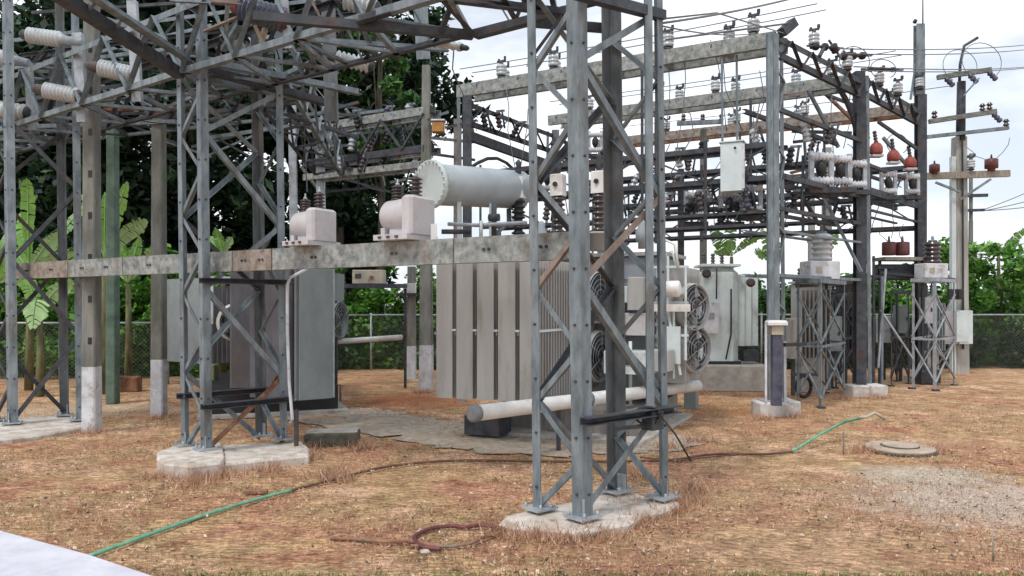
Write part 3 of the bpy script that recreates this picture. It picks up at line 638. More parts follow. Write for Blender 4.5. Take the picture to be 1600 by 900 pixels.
# ================================================================== girders between the three lattice towers
def zigzag(t, A0, A1, B0_, B1_, n, w, m, name="lacing"):
    for i in range(n):
        f0, f1 = i/n, (i+1)/n
        p = A0.lerp(A1, f0) if i % 2 == 0 else B0_.lerp(B1_, f0)
        q = B0_.lerp(B1_, f1) if i % 2 == 0 else A0.lerp(A1, f1)
        d = (q-p).normalized(); up = V(0, 0, 1) if abs(d.z) < .9 else V(0, 1, 0); s = d.cross(up).normalized()
        K().angle(p, q, s, up if abs(d.z) < .6 else V(0, 1, 0), w, .006).put(name, m, t)
def girder(label, p, q, off, zl, zu, n, m, mu=None, w=.07, wl=.045, group="steel girders overhead", chords=4, planlace=True):
    """box girder: p,q = ends of near lower chord (x,y); off = vector to the far chord"""
    p, q, off = Vector(p), Vector(q), Vector(off)
    t = thing("lattice_girder", label, "lattice girder", (p.x, p.y, zl), group)
    C_ = []
    for z in (zl, zu):
        for o_ in (V(0, 0, 0), off):
            a, b = V(p.x, p.y, z)+o_, V(q.x, q.y, z)+o_; C_.append((a, b))
    s = off.normalized()
    for i, (a, b) in enumerate(C_[:chords]):
        sg = 1 if i % 2 == 0 else -1
        K().angle(a, b, s*sg, V(0, 0, 1 if i < 2 else -1), w, .008).put("chord", m if i % 2 == 0 else (mu or m), t)
    if planlace:
        zigzag(t, C_[0][0], C_[0][1], C_[1][0], C_[1][1], n, wl, m)
    if chords == 4:
        zigzag(t, C_[0][0], C_[0][1], C_[2][0], C_[2][1], n, wl, m)
        zigzag(t, C_[1][0], C_[1][1], C_[3][0], C_[3][1], n, wl, mu or m)
    return t
Fa, Fb, Fc = W(45, 200, 10.9), W(285, 114, 8.33), W(600, 15, 6.52)
OFF = V(.52, .72, 0)
girder("grey lattice girder at upper left joining the left tower to the second tower", (Fa.x-2.2, Fa.y+1.4, 0), (Fb.x, Fb.y, 0), OFF, 4.2, 4.95, 12, 'steel', 'steel_dark')
girder("dark lattice girder joining the second tower to the nearest tower along the top edge", (Fb.x, Fb.y, 0), (Fc.x+1.35, Fc.y-.85, 0), OFF, 4.2, 4.95, 10, 'steel', 'steel_dark')
# ring and outrigger on tower 1
t = thing("outrigger_frame", "dark triangular steel frame reaching left from the top of the nearest tower", "steel frame", at1(3, 4.1))
apex = W(740, 59, 6.94)
for p, q, w in ((at1(2, 4.1)+V(.03, 0, 0), W(880, -12, 5.5), .08), (at1(3, 4.1), W(820, 38, 6.6), .07), (W(820, 38, 6.6), apex, .07), (apex, W(395, 30, 6.5), .075),
                (W(880, 20, 6.35), apex, .06), (W(560, 40, 6.7), W(700, 0, 6.6), .09), (W(672, 2, 6.5), W(905, 30, 6.3), .08), (W(690, 5, 6.5), apex, .05), (W(700, 15, 6.6), W(685, 55, 6.9), .04),
                (W(805, -5, 6.2), W(880, 40, 6.5), .06), (W(780, -5, 6.3), W(800, 30, 6.5), .05), (W(878, 30, 6.2), at1(0, 3.6), .045)):
    d = (q-p).normalized(); K().angle(p, q, V(0, 0, 1), d.cross(V(0, 0, 1)), w, .008).put("strut", 'steel_dark', t)
# knee girder from tower 2 towards the camera
t = thing("cantilever_arm", "two thick steel arms slanting from the second tower to the top left corner", "steel arm", at2(0, 4.2))
K().bar(W(281, 116, 8.4), W(70, -22, 6.4), .11, .10).put("arm_beam", 'steel_dark', t)
K().angle(W(292, 100, 8.4), W(108, -20, 6.5), V(0, 0, 1), V(1, 0, 0), .10, .01).put("arm_angle", 'steel', t)
for i, f_ in enumerate((.15, .35, .55, .75)):
    K().bar(W(281, 116, 8.4).lerp(W(70, -22, 6.4), f_), W(292, 100, 8.4).lerp(W(108, -20, 6.5), f_+.08), .03, .03).put("lacing", 'steel', t)
# braces around tower 2 top: light angles
t = thing("bracing_frame", "flat web of grey angles spreading right from the head of the second tower", "steel frame", at2(3, 4.2))
for p, q, w, m in ((W(325, 103, 8.2), W(560, 150, 9.4), .09, 'steel'), (W(325, 118, 8.3), W(520, 170, 9.8), .11, 'steel_dark'), (W(325, 132, 8.4), W(470, 158, 9.8), .09, 'steel'),
                   (W(470, 66, 7.6), W(700, 82, 8.1), .06, 'steel'), (W(460, 64, 7.6), W(545, 104, 8.2), .05, 'steel'), (W(475, 70, 7.6), W(492, 112, 8.4), .05, 'steel'),
                   (W(330, 5, 7.6), W(400, 12, 7.8), .05, 'pink'), (W(320, 52, 8.0), W(372, 30, 7.8), .04, 'pink'), (W(352, 10, 7.8), W(350, 60, 7.9), .04, 'steel'),
                   (W(290, 10, 8.3), W(318, 32, 8.3), .05, 'steel'), (W(270, 4, 8.2), W(440, 14, 7.8), .05, 'steel'), (W(395, 40, 8), W(410, 72, 8.1), .05, 'cream'), (W(413, 40, 8), W(405, 70, 8.1), .05, 'cream'),
                   (W(482, -5, 7.6), W(505, 40, 7.6), .05, 'pink'), (W(485, 100, 8.5), W(420, 130, 9), .05, 'steel'), (W(370, 40, 8), W(345, 80, 8.3), .06, 'steel'), (W(550, 0, 7.5), W(575, 80, 8), .04, 'steel'),
                   (W(560, 40, 7.6), W(585, 85, 8), .045, 'steel'), (W(585, 30, 7.6), W(618, 95, 8.2), .045, 'steel_dark')):
    d = (q-p).normalized(); K().angle(p, q, V(0, 0, 1), d.cross(V(0, 0, 1)), w, .008).put("strut", m, t)
K().bar(W(330, 112, 8.9), W(455, 138, 9.9), .36, .02).put("gusset_sheet", 'steel', t)
# extra vertical members in the upper left
def post(label, px, Y, ztop, w, m, zbot=0, name="steel_post", cat="post", group=None, px2=None):
    x0 = (px-800)/FP*Y; k = K(); k.chan(V(x0, Y, zbot), V(x0+LEAN*ztop, Y, ztop), w*.6, w, V(0, 1, 0), .01)
    return tag(k.put(name, m), label, cat, group)
post("mid-grey steel column rising behind the upper girder left of the slanting insulators", 517, 9.2, 6.5, .15, 'steel_mid', 3.9)
post("grey steel column at the top of the frame behind the outrigger", 661, 10.5, 6.5, .18, 'steel', 5.05)
post("pale steel upright with insulator clamps, nearest the second tower", 213, 9.1, 5.3, .11, 'steel_light', 4.1)
post("pale steel upright carrying two white insulators left of the second tower", 127, 9.9, 5.2, .12, 'steel_light', 4.05)
post("short pale steel upright beside the leftmost insulators", 49, 10.8, 5.1, .10, 'steel_light', 4.15)
post("slim pale strip post beside the white-based concrete pole", 152, 10.6, 5.7, .06, 'steel_light', .0)
post("pair of pale uprights holding the dark blue insulator", 450, 7.8, 5.0, .07, 'steel_light', 4.3)
# horizontal long insulators
def longins(label, pa_, pb_, r, m='porc', n=9, cap=.10, capm='steel_dark', rod=0):
    pa_, pb_ = Vector(pa_), Vector(pb_); d = (pb_-pa_).normalized(); Lg = (pb_-pa_).length
    t = thing("post_insulator", label, "insulator", pa_, "long horizontal insulators of the disconnect switches")
    K().lathe(pa_, d, sheds(n, Lg, r, r*.72), 18).put("porcelain_body", m, t)
    K().lathe(pa_-d*cap, d, [(0, r*.35), (cap*.3, r*.6), (cap*.8, r*.62), (cap, r*.8)], 12).put("end_cap", capm, t)
    K().lathe(pb_, d, [(0, r*.8), (.03, r*.6), (.05+rod, r*.42)], 12).put("mounting_stud", 'steel_light' if rod else capm, t)
longins("white ribbed insulator pointing left at the top left corner, held by a long stud", W(44, 55, 9.9), W(96, 62, 9.9), .105, rod=.22)
longins("white ribbed insulator cut by the left frame edge, upper one", W(-45, 84, 10.8), W(18, 94, 10.8), .125, rod=.2)
longins("white ribbed insulator just left of the concrete pole, below the girder top", W(70, 141, 9.8), W(122, 150, 9.8), .105, cap=.16)
longins("white ribbed insulator cut by the left frame edge, lower one", W(-40, 166, 10.8), W(42, 177, 10.8), .125)
longins("white ribbed insulator hanging between the thick slanting arm and the concrete pole", W(156, 106, 9.2), W(208, 117, 9.2), .105, cap=.17)
longins("dark blue ribbed insulator near the top of the second tower", W(376, 12, 7.8), W(446, 32, 7.8), .13, 'porc_dark', 10, capm='maroon')
longins("short pale insulator behind the second tower head", W(356, 62, 9.4), W(398, 75, 9.4), .10, n=6)
longins("grey slanting insulator below the girder right of the mid-grey column", W(525, 90, 8.6), W(578, 103, 8.6), .085, n=7)
longins("grey insulator touching the top frame edge right of the mid-grey column", W(538, 0, 8.0), W(588, 14, 8.0), .10, n=7)
longins("dark insulator at the free end of the girder against the sky", W(722, 74, 7.4), W(675, 66, 7.6), .045, 'porc', 5, cap=.08)
# rear switch structures behind tower 2 (many crossing bars)
random.seed(11)
t = thing("rear_bus_frame", "tangle of thin dark steel bars behind the left towers in front of the trees", "steel frame", V(-6, 14, 4))
for (x0, y0, x1, y1, Y0, Y1, w) in ((45, 198, 275, 190, 12, 11.5, .05), (45, 180, 280, 176, 13, 12, .04), (130, 172, 320, 168, 12, 12, .04), (60, 215, 130, 222, 12, 12, .06), (180, 200, 330, 140, 13, 12, .04),
        (190, 190, 290, 230, 13, 13, .035), (140, 125, 320, 200, 13, 12, .03), (320, 190, 480, 140, 13, 11, .04), (330, 150, 500, 205, 12, 13, .04), (320, 175, 560, 180, 13, 13, .04), (400, 165, 560, 215, 12, 13, .05),
        (330, 215, 500, 190, 13, 13, .05), (320, 205, 400, 250, 13, 13, .03), (470, 140, 520, 230, 12, 12, .04), (230, 130, 330, 70, 12, 11, .04), (150, 60, 240, 95, 12, 12, .04), (210, 60, 320, 85, 12, 12, .05),
        (140, 85, 330, 40, 12, 12, .04), (30, 110, 120, 95, 13, 13, .05), (55, 95, 110, 72, 12, 12, .05), (90, 80, 112, 150, 12, 12, .07), (85, 85, 75, 145, 12, 12, .05), (60, 112, 120, 112, 13, 13, .05),
        (50, 20, 280, 5, 12, 12, .04), (150, 25, 260, 60, 11, 11, .05), (300, 230, 560, 160, 14, 13, .04), (320, 245, 470, 180, 14, 14, .03), (240, 215, 330, 245, 13, 13, .03), (160, 140, 260, 205, 13, 13, .03)):
    K().bar(W(x0, y0, Y0), W(x1, y1, Y1), w, w*1.2).put("bar", random.choice(['steel_dark', 'steel_dark', 'steel', 'rust' if random.random() < .3 else 'steel']), t)
girder("farther dark lattice girder crossing behind the left tower and the concrete poles", (W(-60, 0, 13.6).x, 13.6, 0), (W(470, 0, 10.9).x, 10.9, 0), V(.4, .6, 0), 4.55, 5.2, 12, 'steel_dark', 'steel', w=.06, wl=.035)
girder("dark lattice girder running back from the second tower towards the whitish posts", (-3.2, 9.0, 0), (-4.0, 15.5, 0), V(.55, .1, 0), 4.3, 4.9, 10, 'steel_dark', 'steel', w=.06, wl=.035)
girder("high lattice girder crossing the top left corner behind the slanting arms", (W(-40, 0, 11.5).x, 11.5, 0), (W(560, 0, 9.6).x, 9.6, 0), V(.4, .5, 0), 5.15, 5.6, 12, 'steel', 'steel_dark', w=.05, wl=.03)
# girder pairs left of the white-based pole near the conservator
P4 = V(-1.72, 14.9, 0)
def vbeams(prefix, p_right, length, z, h, m, group, off=.45, lac=True, m2=None):
    p = Vector(p_right); q = p+VD*length
    t = thing("support_beam", prefix, "beam", (p.x, p.y, z), group)
    for o_, mm in ((V(0, 0, 0), m), (UD*off, m2 or m)):
        K().chan(p+o_+Z*0+V(0, 0, z-p.z), q+o_+V(0, 0, z-p.z), .08, h, UD*(-1 if o_.length else 1), .014).put("channel", mm, t)
    for i in range(int(length/.9)+1):
        a = p+VD*min(i*.9+.1, length-.1)+V(0, 0, z-p.z+h*.2); K().bar(a, a+UD*off, .05, .05).put("cross_tie", 'steel_dark', t)
    return t
vbeams("grey beam pair ending at the white-based pole, highest of three", (P4.x, P4.y, 0), 3.1, 5.45, .16, 'beam', "beams left of the white-based pole")
vbeams("grey beam pair ending at the white-based pole, middle of three", (P4.x, P4.y, 0), 3.2, 4.72, .14, 'steel_dark', "beams left of the white-based pole", m2='beam')
vbeams("yellowish grey beam pair ending at the white-based pole, lowest of three", (P4.x, P4.y, 0), 3.2, 4.42, .13, 'beam', "beams left of the white-based pole")
t = thing("lattice_girder", "dark diagonal bracing between the beams left of the white-based pole", "lattice girder", (-3, 15.6, 4.8))
for i in range(6):
    p = V(P4.x, P4.y, 4.75)+VD*(i*.53); q = V(P4.x, P4.y, 5.4)+VD*((i+1)*.53)
    K().bar(p if i % 2 else V(p.x, p.y, 5.4), q if i % 2 else V(q.x, q.y, 4.75), .04, .04).put("lacing", 'steel_dark', t)
post("whitish post at the left end of the beams, in front of trees", 503, 16.4, 5.5, .17, 'steel_light', 2.4)
post("slim whitish post right of the second tower", 461, 15, 6.0, .14, 'steel_light', 0)
# switch gear hung there: small dark insulators
def smallins(loc, label, group, m='porc', h=.22, r=.07, capm='steel_dark', name="pin_insulator", clampw=.22):
    loc = Vector(loc); t = thing(name, label, "insulator", loc, group)
    K().lathe(loc, Z, [(0, r*.9), (.03, r*.9), (.035, r*.5), (.05, r*.5)], 10).put("base", capm, t)
    K().lathe(loc+Z*.05, Z, sheds(3, h*.7, r*1.15, r*.98), 12).put("porcelain_body", m, t)
    K().lathe(loc+Z*(.05+h*.7), Z, [(0, r*.5), (.03, r*.45), (.04, .02), (.07, .02)], 8).put("cap", capm, t)
    K().bar(loc+Z*(h+.045)-VD*clampw*.32, loc+Z*(h+.045)+VD*clampw*.32, .03, .03).bar(loc+Z*(h+.05)-VD*clampw*.28, loc+Z*(h+.11)-VD*clampw*.28, .035, .035).bar(loc+Z*(h+.05)+VD*clampw*.2, loc+Z*(h+.085)+VD*clampw*.2, .03, .03).put("clamp", capm, t)
    return t
pin0 = smallins(V(0, 0, 0), "x", None)
PIN_USED = False
def pin(loc, label, group, scale=1.0, rz=0):
    global PIN_USED
    if not PIN_USED:
        PIN_USED = True; pin0.location = loc; pin0['label'] = label; pin0['group'] = group; pin0.scale = (scale,)*3; return pin0
    return dup(pin0, loc, rz, label, group, scale)
ORD = ["first", "second", "third", "fourth", "fifth", "sixth", "seventh", "eighth", "ninth", "tenth", "eleventh", "twelfth"]
# ================================================================== right-hand structure
T4 = V(4.08, 11.9, 0); T5 = V(6.6, 14.4, 0); T6 = V(8.99, 16.9, 0)
t = thing("lattice_column", "grey steel column with a slim second leg and low footing, right of the nearest tower", "steel column", T4)
def hcol(k, p, z0, z1, w, dp):
    k.ext([V(-w/2, -dp/2, 0), V(w/2, -dp/2, 0), V(w/2, -dp/2+.012, 0), V(.008, -dp/2+.012, 0), V(.008, dp/2-.012, 0), V(w/2, dp/2-.012, 0), V(w/2, dp/2, 0), V(-w/2, dp/2, 0), V(-w/2, dp/2-.012, 0), V(-.008, dp/2-.012, 0), V(-.008, -dp/2+.012, 0), V(-w/2, -dp/2+.012, 0)], p+Z*z0, p+Z*z1); return k
K().angle(T4+V(-.1, 0, .2), T4+V(-.12, 0, 5.9), V(1, 0, 0), V(0, 1, 0), .085, .009).put("leg", 'steel', t)
K().angle(T4+V(.075, 0, .2), T4+V(.055, 0, 5.9), V(-1, 0, 0), V(0, 1, 0), .085, .009).put("leg", 'steel', t)
K().angle(T4+V(.24, .22, .2), T4+V(.2, .22, 5.9), V(-1, 0, 0), V(0, 1, 0), .06, .008).put("leg", 'steel', t)
for i in range(9):
    z = .5+i*.6; K().bar(T4+V(.06, .02, z), T4+V(.22, .22, z+(.5 if i % 2 else -.1)), .03, .03).put("lacing", 'steel', t)
    K().bar(T4+V(-.09, .09, z), T4+V(.07, .09, z+.3), .03, .012).put("lacing", 'steel_dark', t)
K().bar(T4+V(.1, 0, 5.9), T4+V(.32, .1, 6.1), .14, .14).put("horn", 'steel_dark', t)
K().box(T4+V(.0, .05, .19), .42, .3, .02).put("base_plate", 'steel_light', t)
k = K(); k.box(T4+V(-.09, 0, -.02), .44, .5, .21, 0, .015); k.box(T4+V(.22, .06, -.02), .20, .5, .23, .05, .015)
tag(k.put("footing", 'conc_white'), "low white concrete footing under the grey column with the capped post", "concrete footing")
t = thing("lattice_column", "thick dark plum-grey steel column on a white footing at right", "steel column", T5)
k = K(); hcol(k, T5+V(-.08, 0, 0), .2, 5.2, .19, .16); k.put("column_shaft", 'steel_dark', t)
k = K(); k.ext([V(-.09, -.08, 0), V(.09, -.08, 0), V(.09, .08, 0), V(-.09, .08, 0)], T5+V(-.08, 0, 5.2), T5+V(-.1, 0, 6.05))
k.put("column_head", 'steel_dark', t)
K().tube([T5+V(-.14, 0, 4.9), T5+V(-.2, 0, 5.2), T5+V(-.38, -.1, 5.5), T5+V(-.7, -.4, 5.75)], .05, 6).put("curved_knee", 'steel_dark', t)
K().angle(T5+V(.17, .05, .2), T5+V(.12, .05, 6.0), V(-1, 0, 0), V(0, 1, 0), .07, .008).put("leg", 'steel', t)
K().angle(T5+V(.30, .2, .1), T5+V(.22, .2, 1.6), V(-1, 0, 0), V(0, 1, 0), .05, .008).put("leg", 'steel_dark', t)
for i in range(10): K().bar(T5+V(.0, .07, .6+i*.55), T5+V(.14, .07, .6+i*.55+(.4 if i % 2 else -.1)), .03, .02).put("lacing", 'steel_dark', t)
k = K(); k.box(T5+V(-.17, -.05, -.02), .31, .45, .21, .03, .015); k.box(T5+V(.16, -.05, -.02), .32, .45, .22, 0, .015)
tag(k.put("footing", 'conc_white'), "low white concrete footing under the thick dark column", "concrete footing")
t = thing("lattice_column", "tall dark column with a lightning spike, farthest right of the steel columns", "steel column", T6)
k = K(); hcol(k, T6, .1, 6.3, .2, .16); k.put("column_shaft", 'steel_dark', t)
k = K(); hcol(k, T6+V(-.03, 0, 0), 6.3, 7.85, .19, .14); k.put("column_extension", 'steel', t)
K().bar(T6+V(-.22, 0, 6.2), T6+V(-.10, 0, 7.0), .04, .04).put("knee_brace", 'steel', t)
K().cyl(T6+V(.05, 0, 7.4), T6+V(.05, 0, 9.2), .02, 8, .012).put("lightning_spike", 'steel', t)
K().lathe(T6+V(-.15, 0, 7.93), V(1, 0, -.4), [(0, .05), (.06, .05)], 8).put("small_lamp", 'black', t)
K().box(T6+V(0, 0, 0), .5, .5, .12, .6, .01).put("footing_block", 'conc', t)
# top girders
def rgirder(label, a, b, z0, z1, n, m='steel_dark'):
    t = thing("lattice_girder", label, "lattice girder", (a.x, a.y, z0), "girders over the right-hand columns")
    for z in (z0, z1):
        K().angle(V(a.x, a.y, z), V(b.x, b.y, z), V(0, 0, 1 if z == z0 else -1), V(0, 1, 0), .10, .012).put("chord", m, t)
    zigzag(t, V(a.x, a.y, z0), V(b.x, b.y, z0), V(a.x, a.y, z1), V(b.x, b.y, z1), n, .045, m)
    return t
rgirder("dark lattice girder running from the grey column to the thick dark column", T4+V(.1, .1, 0), T5, 5.55, 5.9, 9)
rgirder("dark lattice girder running from the thick dark column to the tall spiked column", T5, T6, 5.62, 5.97, 9)
# rear leg face so that the girders are boxes
# beams A, B, C
A0 = V(T4.x, T4.y+.05, 0); B0r = V(T5.x-.05, T5.y+.1, 0); C0 = V(T6.x, T6.y+.1, 0)
LA_, LB_, LC_ = 5.95, 6.6, 7.8
vbeams("weathered beam pair across the sky, nearest and topmost of the right-hand beams", A0, LA_, 5.83, .24, 'beam', "long beams over the right-hand gear", off=.5)
vbeams("mossy grey beam pair below the topmost one", B0r, LB_, 5.95, .22, 'beam', "long beams over the right-hand gear", off=.5)
vbeams("rust-brown beam pair, lowest and farthest of the right-hand beams", C0, LC_, 6.05, .22, 'beam_rust', "long beams over the right-hand gear", off=.5, m2='rust')
Aend, Bend, Cend = A0+VD*(LA_-.25), B0r+VD*(LB_-.2), C0+VD*(LC_-.2)
for p, m, lab in ((Aend, 'steel_dark', "dark steel column under the left end of the topmost beam"), (Bend, 'steel', "steel column under the left end of the mossy beam"), (Cend, 'steel', "steel column under the left end of the rusty beam")):
    t = thing("lattice_column", lab, "steel column", p)
    k = K(); hcol(k, p, 0, 5.7, .17, .15); k.put("column_shaft", m, t)
    K().angle(p+V(-.28, .1, 0), p+V(-.2, .1, 5.7), V(1, 0, 0), V(0, 1, 0), .06).put("leg", 'steel', t)
rgirder("dark lattice girder at the left ends of the right-hand beams, near part", Aend, Bend, 5.15, 5.6, 7)
rgirder("dark lattice girder at the left ends of the right-hand beams, far part", Bend, Cend, 5.15, 5.6, 7)
t = thing("tie_beam", "dark heavy tie between the left-end columns with a curved stay", "beam", Aend+Z*4.5)
K().bar(Aend+Z*4.95, Bend+Z*4.85, .1, .18).put("tie", 'steel_dark', t)
K().bar(Aend+Z*4.25, Bend+Z*4.15, .1, .13).put("tie", 'steel_dark', t)
K().tube([Aend.lerp(Bend, x/10)+Z*(4.25+.42*math.sin(math.pi*min(1, x/6.5+.02))) for x in range(0, 8)], .035, 6).put("curved_stay", 'steel_dark', t)
# pin insulators on beams (pairs along the beam)
n = 0
def row(base, z, ts, word, sc_=1.0):
    global n
    for i, s in enumerate(ts):
        off = (.08 if i % 2 == 0 else .42)
        pin(Vector((base.x, base.y, z))+VD*s+UD*off, "small grey insulator on %s, %s from the left" % (word, ORD[len(ts)-1-i]), "small insulators on the long beams", sc_)
row(A0, 5.95, [.35+.0, .9, 1.75, 1.95, 2.8, 3.0, 3.9, 4.1, 5.0, 5.2], "the topmost beam", 1.25)
row(B0r, 6.06, [.5, 1.3, 1.6, 2.5, 2.75, 3.7, 3.95, 5.2, 5.6], "the mossy beam", 1.25)
row(C0, 6.16, [.6, 1.4, 2.4, 2.7, 4.0, 4.3, 5.8], "the rust-brown beam", 1.25)
# lower racks
def rack(label, p, length, zs, m, w=.07, h=.08, drop=None, diag=True, group="equipment racks at right"):
    p = Vector(p); q = p+VD*length; t = thing("equipment_rack", label, "steel rack", (p.x, p.y, zs[-1]), group)
    for z, hh in zip(zs, (h,)*len(zs)):
        K().chan(p+Z*z, q+Z*z, .06, hh if z > 3.3 else .045, UD, .01).put("rail", m, t)
        K().chan(p+Z*z+UD*.5, q+Z*z+UD*.5, .06, hh if z > 3.3 else .045, -UD, .01).put("rail", m, t)
    n = max(2, int(length/.95)); z0, z1 = zs[-1], zs[0]
    for i in range(n+1):
        f = p.lerp(q, i/n); K().bar(f+Z*(z0-.1), f+Z*(z1+.15 if drop is None or i % 2 else drop), .045, .045).put("hanger", m, t)
    if diag:
        for i in range(n):
            a, b = p.lerp(q, i/n), p.lerp(q, (i+1)/n)
            if i % 2: a, b = b, a
            K().bar(a+Z*zs[0], b+Z*zs[1], .03, .03).put("diagonal", m, t)
            K().bar(b+Z*zs[1]+UD*.5, a+Z*zs[2]+UD*.5, .03, .03).put("diagonal", m, t)
    return t
rack("dark switch rack hanging below the topmost beam beside the pale cabinet", A0, 5.4, [4.2, 3.68, 3.15, 2.95], 'steel_dark', drop=5.75)
rack("dark switch rack below the mossy beam left of the thick dark column", B0r, 6.0, [4.45, 3.85, 3.3, 3.1], 'steel_dark', drop=5.85)
rack("dark switch rack below the rusty beam left of the spiked column", C0, 6.8, [4.75, 4.1, 3.4], 'steel_dark', drop=5.95)
# platform rails T4-T5-T6
def rails(label, a, b, zs, m='steel_dark'):
    t = thing("equipment_rack", label, "steel rack", (a.x, a.y, zs[0][0]), "equipment racks at right")
    for z, h in zs:
        K().chan(a+Z*z, b+Z*z, .06, h, VD, .01).put("rail", m, t); K().chan(a+Z*z+VD*.45, b+Z*z+VD*.45, .06, h, VD, .01).put("rail", m, t)
    for i in range(5):
        f = a.lerp(b, (i+.5)/5); K().bar(f+Z*zs[0][0], f+Z*zs[0][0]+VD*.45, .05, .05).put("cross_tie", m, t)
    return t
r1 = rails("dark platform rails between the grey column and the thick dark column", T4, T5, [(3.72, .09), (3.2, .06), (4.75, .07)])
r2 = rails("dark platform rails between the thick dark column and the spiked column", T5, T6, [(3.86, .14), (3.5, .04), (4.35, .06)])
rails("thin lower rails between the grey column and the thick dark column", T4, T5, [(2.15, .05), (2.85, .04)], 'steel')
# ---- gear on the racks
def recloser(loc, label, m='red', s=1.0, ang=0):
    loc = Vector(loc); t = thing("recloser", label, "recloser", loc, "red-topped reclosers on the far platform")
    K().box(loc, .30*s, .26*s, .06*s, ang).put("base_plate", 'ctpaint', t)
    K().lathe(loc+Z*.09*s, Z, [(0, .15*s), (.03*s, .17*s), (.18*s, .17*s), (.27*s, .12*s), (.31*s, .06*s)], 16).put("dome", m, t)
    K().lathe(loc+Z*.38*s, V(-.15, 0, 1), sheds(4, .34*s, .06*s, .04*s), 10).put("bushing", 'porc_brown', t)
    return t
for i, (px, f) in enumerate(((1369, .10), (1396, .34), (1422, .58))):
    q = T5.lerp(T6, f); loc = W(px, 0, q.y); loc = V(loc.x, q.y, 4.50-.02*i)
    recloser(loc, "red-domed recloser on the far platform, %s" % ("partly hidden by the thick dark column", "between the other two", "just left of the spiked column")[i], 'red', .70)
def swbox(loc, label, s=1.0):
    loc = Vector(loc); t = thing("load_break_switch", label, "switch", loc, "pale load break switches on the racks")
    k = K(); k.bar(loc+V(-.17*s, 0, .0), loc+V(-.17*s, 0, .62*s), .07*s, .08*s); k.bar(loc+V(.17*s, 0, 0), loc+V(.17*s, 0, .62*s), .07*s, .08*s); k.put("side_frame", 'steel_light', t)
    K().lathe(loc+V(-.2*s, 0, .10*s), V(1, 0, 0), sheds(6, .4*s, .085*s, .06*s), 14).put("porcelain_body", 'white_post', t)
    K().lathe(loc+V(-.2*s, 0, .52*s), V(1, 0, 0), sheds(6, .4*s, .085*s, .06*s), 14).put("porcelain_body", 'white_post', t)
    K().lathe(loc+V(0, 0, .16*s), Z, [(0, .04*s), (.12*s, .09*s), (.22*s, .09*s), (.30*s, .04*s)], 12).put("arc_chamber", 'black', t)
    K().box(loc-Z*.12*s, .5*s, .3*s, .09*s).put("base_plate", 'steel_dark', t)
    return t
swbox(W(1283, 292, 13.3), "pale load break switch left of the thick dark column, leftmost of three"); swbox(W(1313, 292, 13.8), "pale load break switch left of the thick dark column, middle of three", .95); swbox(W(1338, 296, 14.25), "pale load break switch touching the thick dark column", .9)
swbox(W(1388, 305, 15.4), "blue-grey framed switch below the red domes, left", .8); swbox(W(1425, 305, 16.2), "blue-grey framed switch below the red domes, right", .75)
swbox(W(1085, 345, 13.4), "grey framed switch hanging on the rack left of the pale cabinet", .85); swbox(W(1140, 345, 12.9), "grey framed switch below the pale cabinet", .85); swbox(W(1175, 335, 12.5), "grey framed switch right below the pale cabinet", .8)
swbox(W(855, 300, 15.4), "pale switch seen between the legs of the nearest tower", .8); swbox(W(930, 240, 15), "pale switch behind the rear leg of the nearest tower", .7)
# cutouts / dark fuse tubes
def cutout(loc, label, m='black', tilt=.3, s=1.0):
    loc = Vector(loc); t = thing("fuse_cutout", label, "fuse cutout", loc, "fuse cutouts on the racks"); d = V(tilt, -.1, 1).normalized()
    K().lathe(loc, d, sheds(4, .26*s, .055*s, .035*s), 10).put("porcelain_body", m, t)
    K().cyl(loc+V(.08*s, -.06, -.02), loc+V(.08*s, -.06, -.02)+d*.30*s, .016*s, 8).put("fuse_tube", 'steel_dark', t)
    K().bar(loc+d*.27*s-V(.02, 0, 0), loc+d*.27*s+V(.12*s, -.06, 0), .03*s, .03*s).put("contact", 'steel', t)
    return t
ct = [("left end of the near rack", 1070, 345, 13.3, 'black'), ("beside the slanted wooden-looking bar of the near rack", 1108, 312, 13, 'porc'), ("under the left edge of the pale cabinet", 1128, 355, 12.8, 'black'),
      ("under the right edge of the pale cabinet", 1157, 345, 12.6, 'black'), ("left of the grey column, upper rack", 1185, 232, 12.3, 'porc'), ("close to the grey column, lower rack", 1192, 350, 12.1, 'black'),
      ("above the near rack against the sky", 1063, 262, 13.5, 'porc'), ("just right of the grey column", 1232, 262, 12.6, 'black'), ("right of the grey column, lower down", 1240, 330, 12.8, 'black'),
      ("above the leftmost pale switch", 1262, 222, 13.0, 'porc'), ("above the middle pale switch", 1290, 225, 13.4, 'porc_brown'), ("hanging left of the thick dark column", 1322, 350, 14, 'black'),
      ("on the mossy beam rack near the nearest tower", 1052, 300, 16, 'porc_brown'), ("on the far rack behind the pale cabinet", 1172, 262, 17, 'porc_brown'), ("on the far rack left of the pale cabinet", 1096, 245, 17, 'black'),
      ("above the conservator, left", 760, 205, 15, 'black'), ("above the conservator, middle", 781, 200, 15.6, 'porc_brown'), ("above the conservator, right", 800, 215, 15.8, 'black'),
      ("seen left of the front leg of the nearest tower", 880, 262, 15, 'porc_brown'), ("seen right of the front leg of the nearest tower", 945, 262, 14.6, 'black'), ("seen behind the rear leg of the nearest tower", 985, 300, 14, 'porc')]
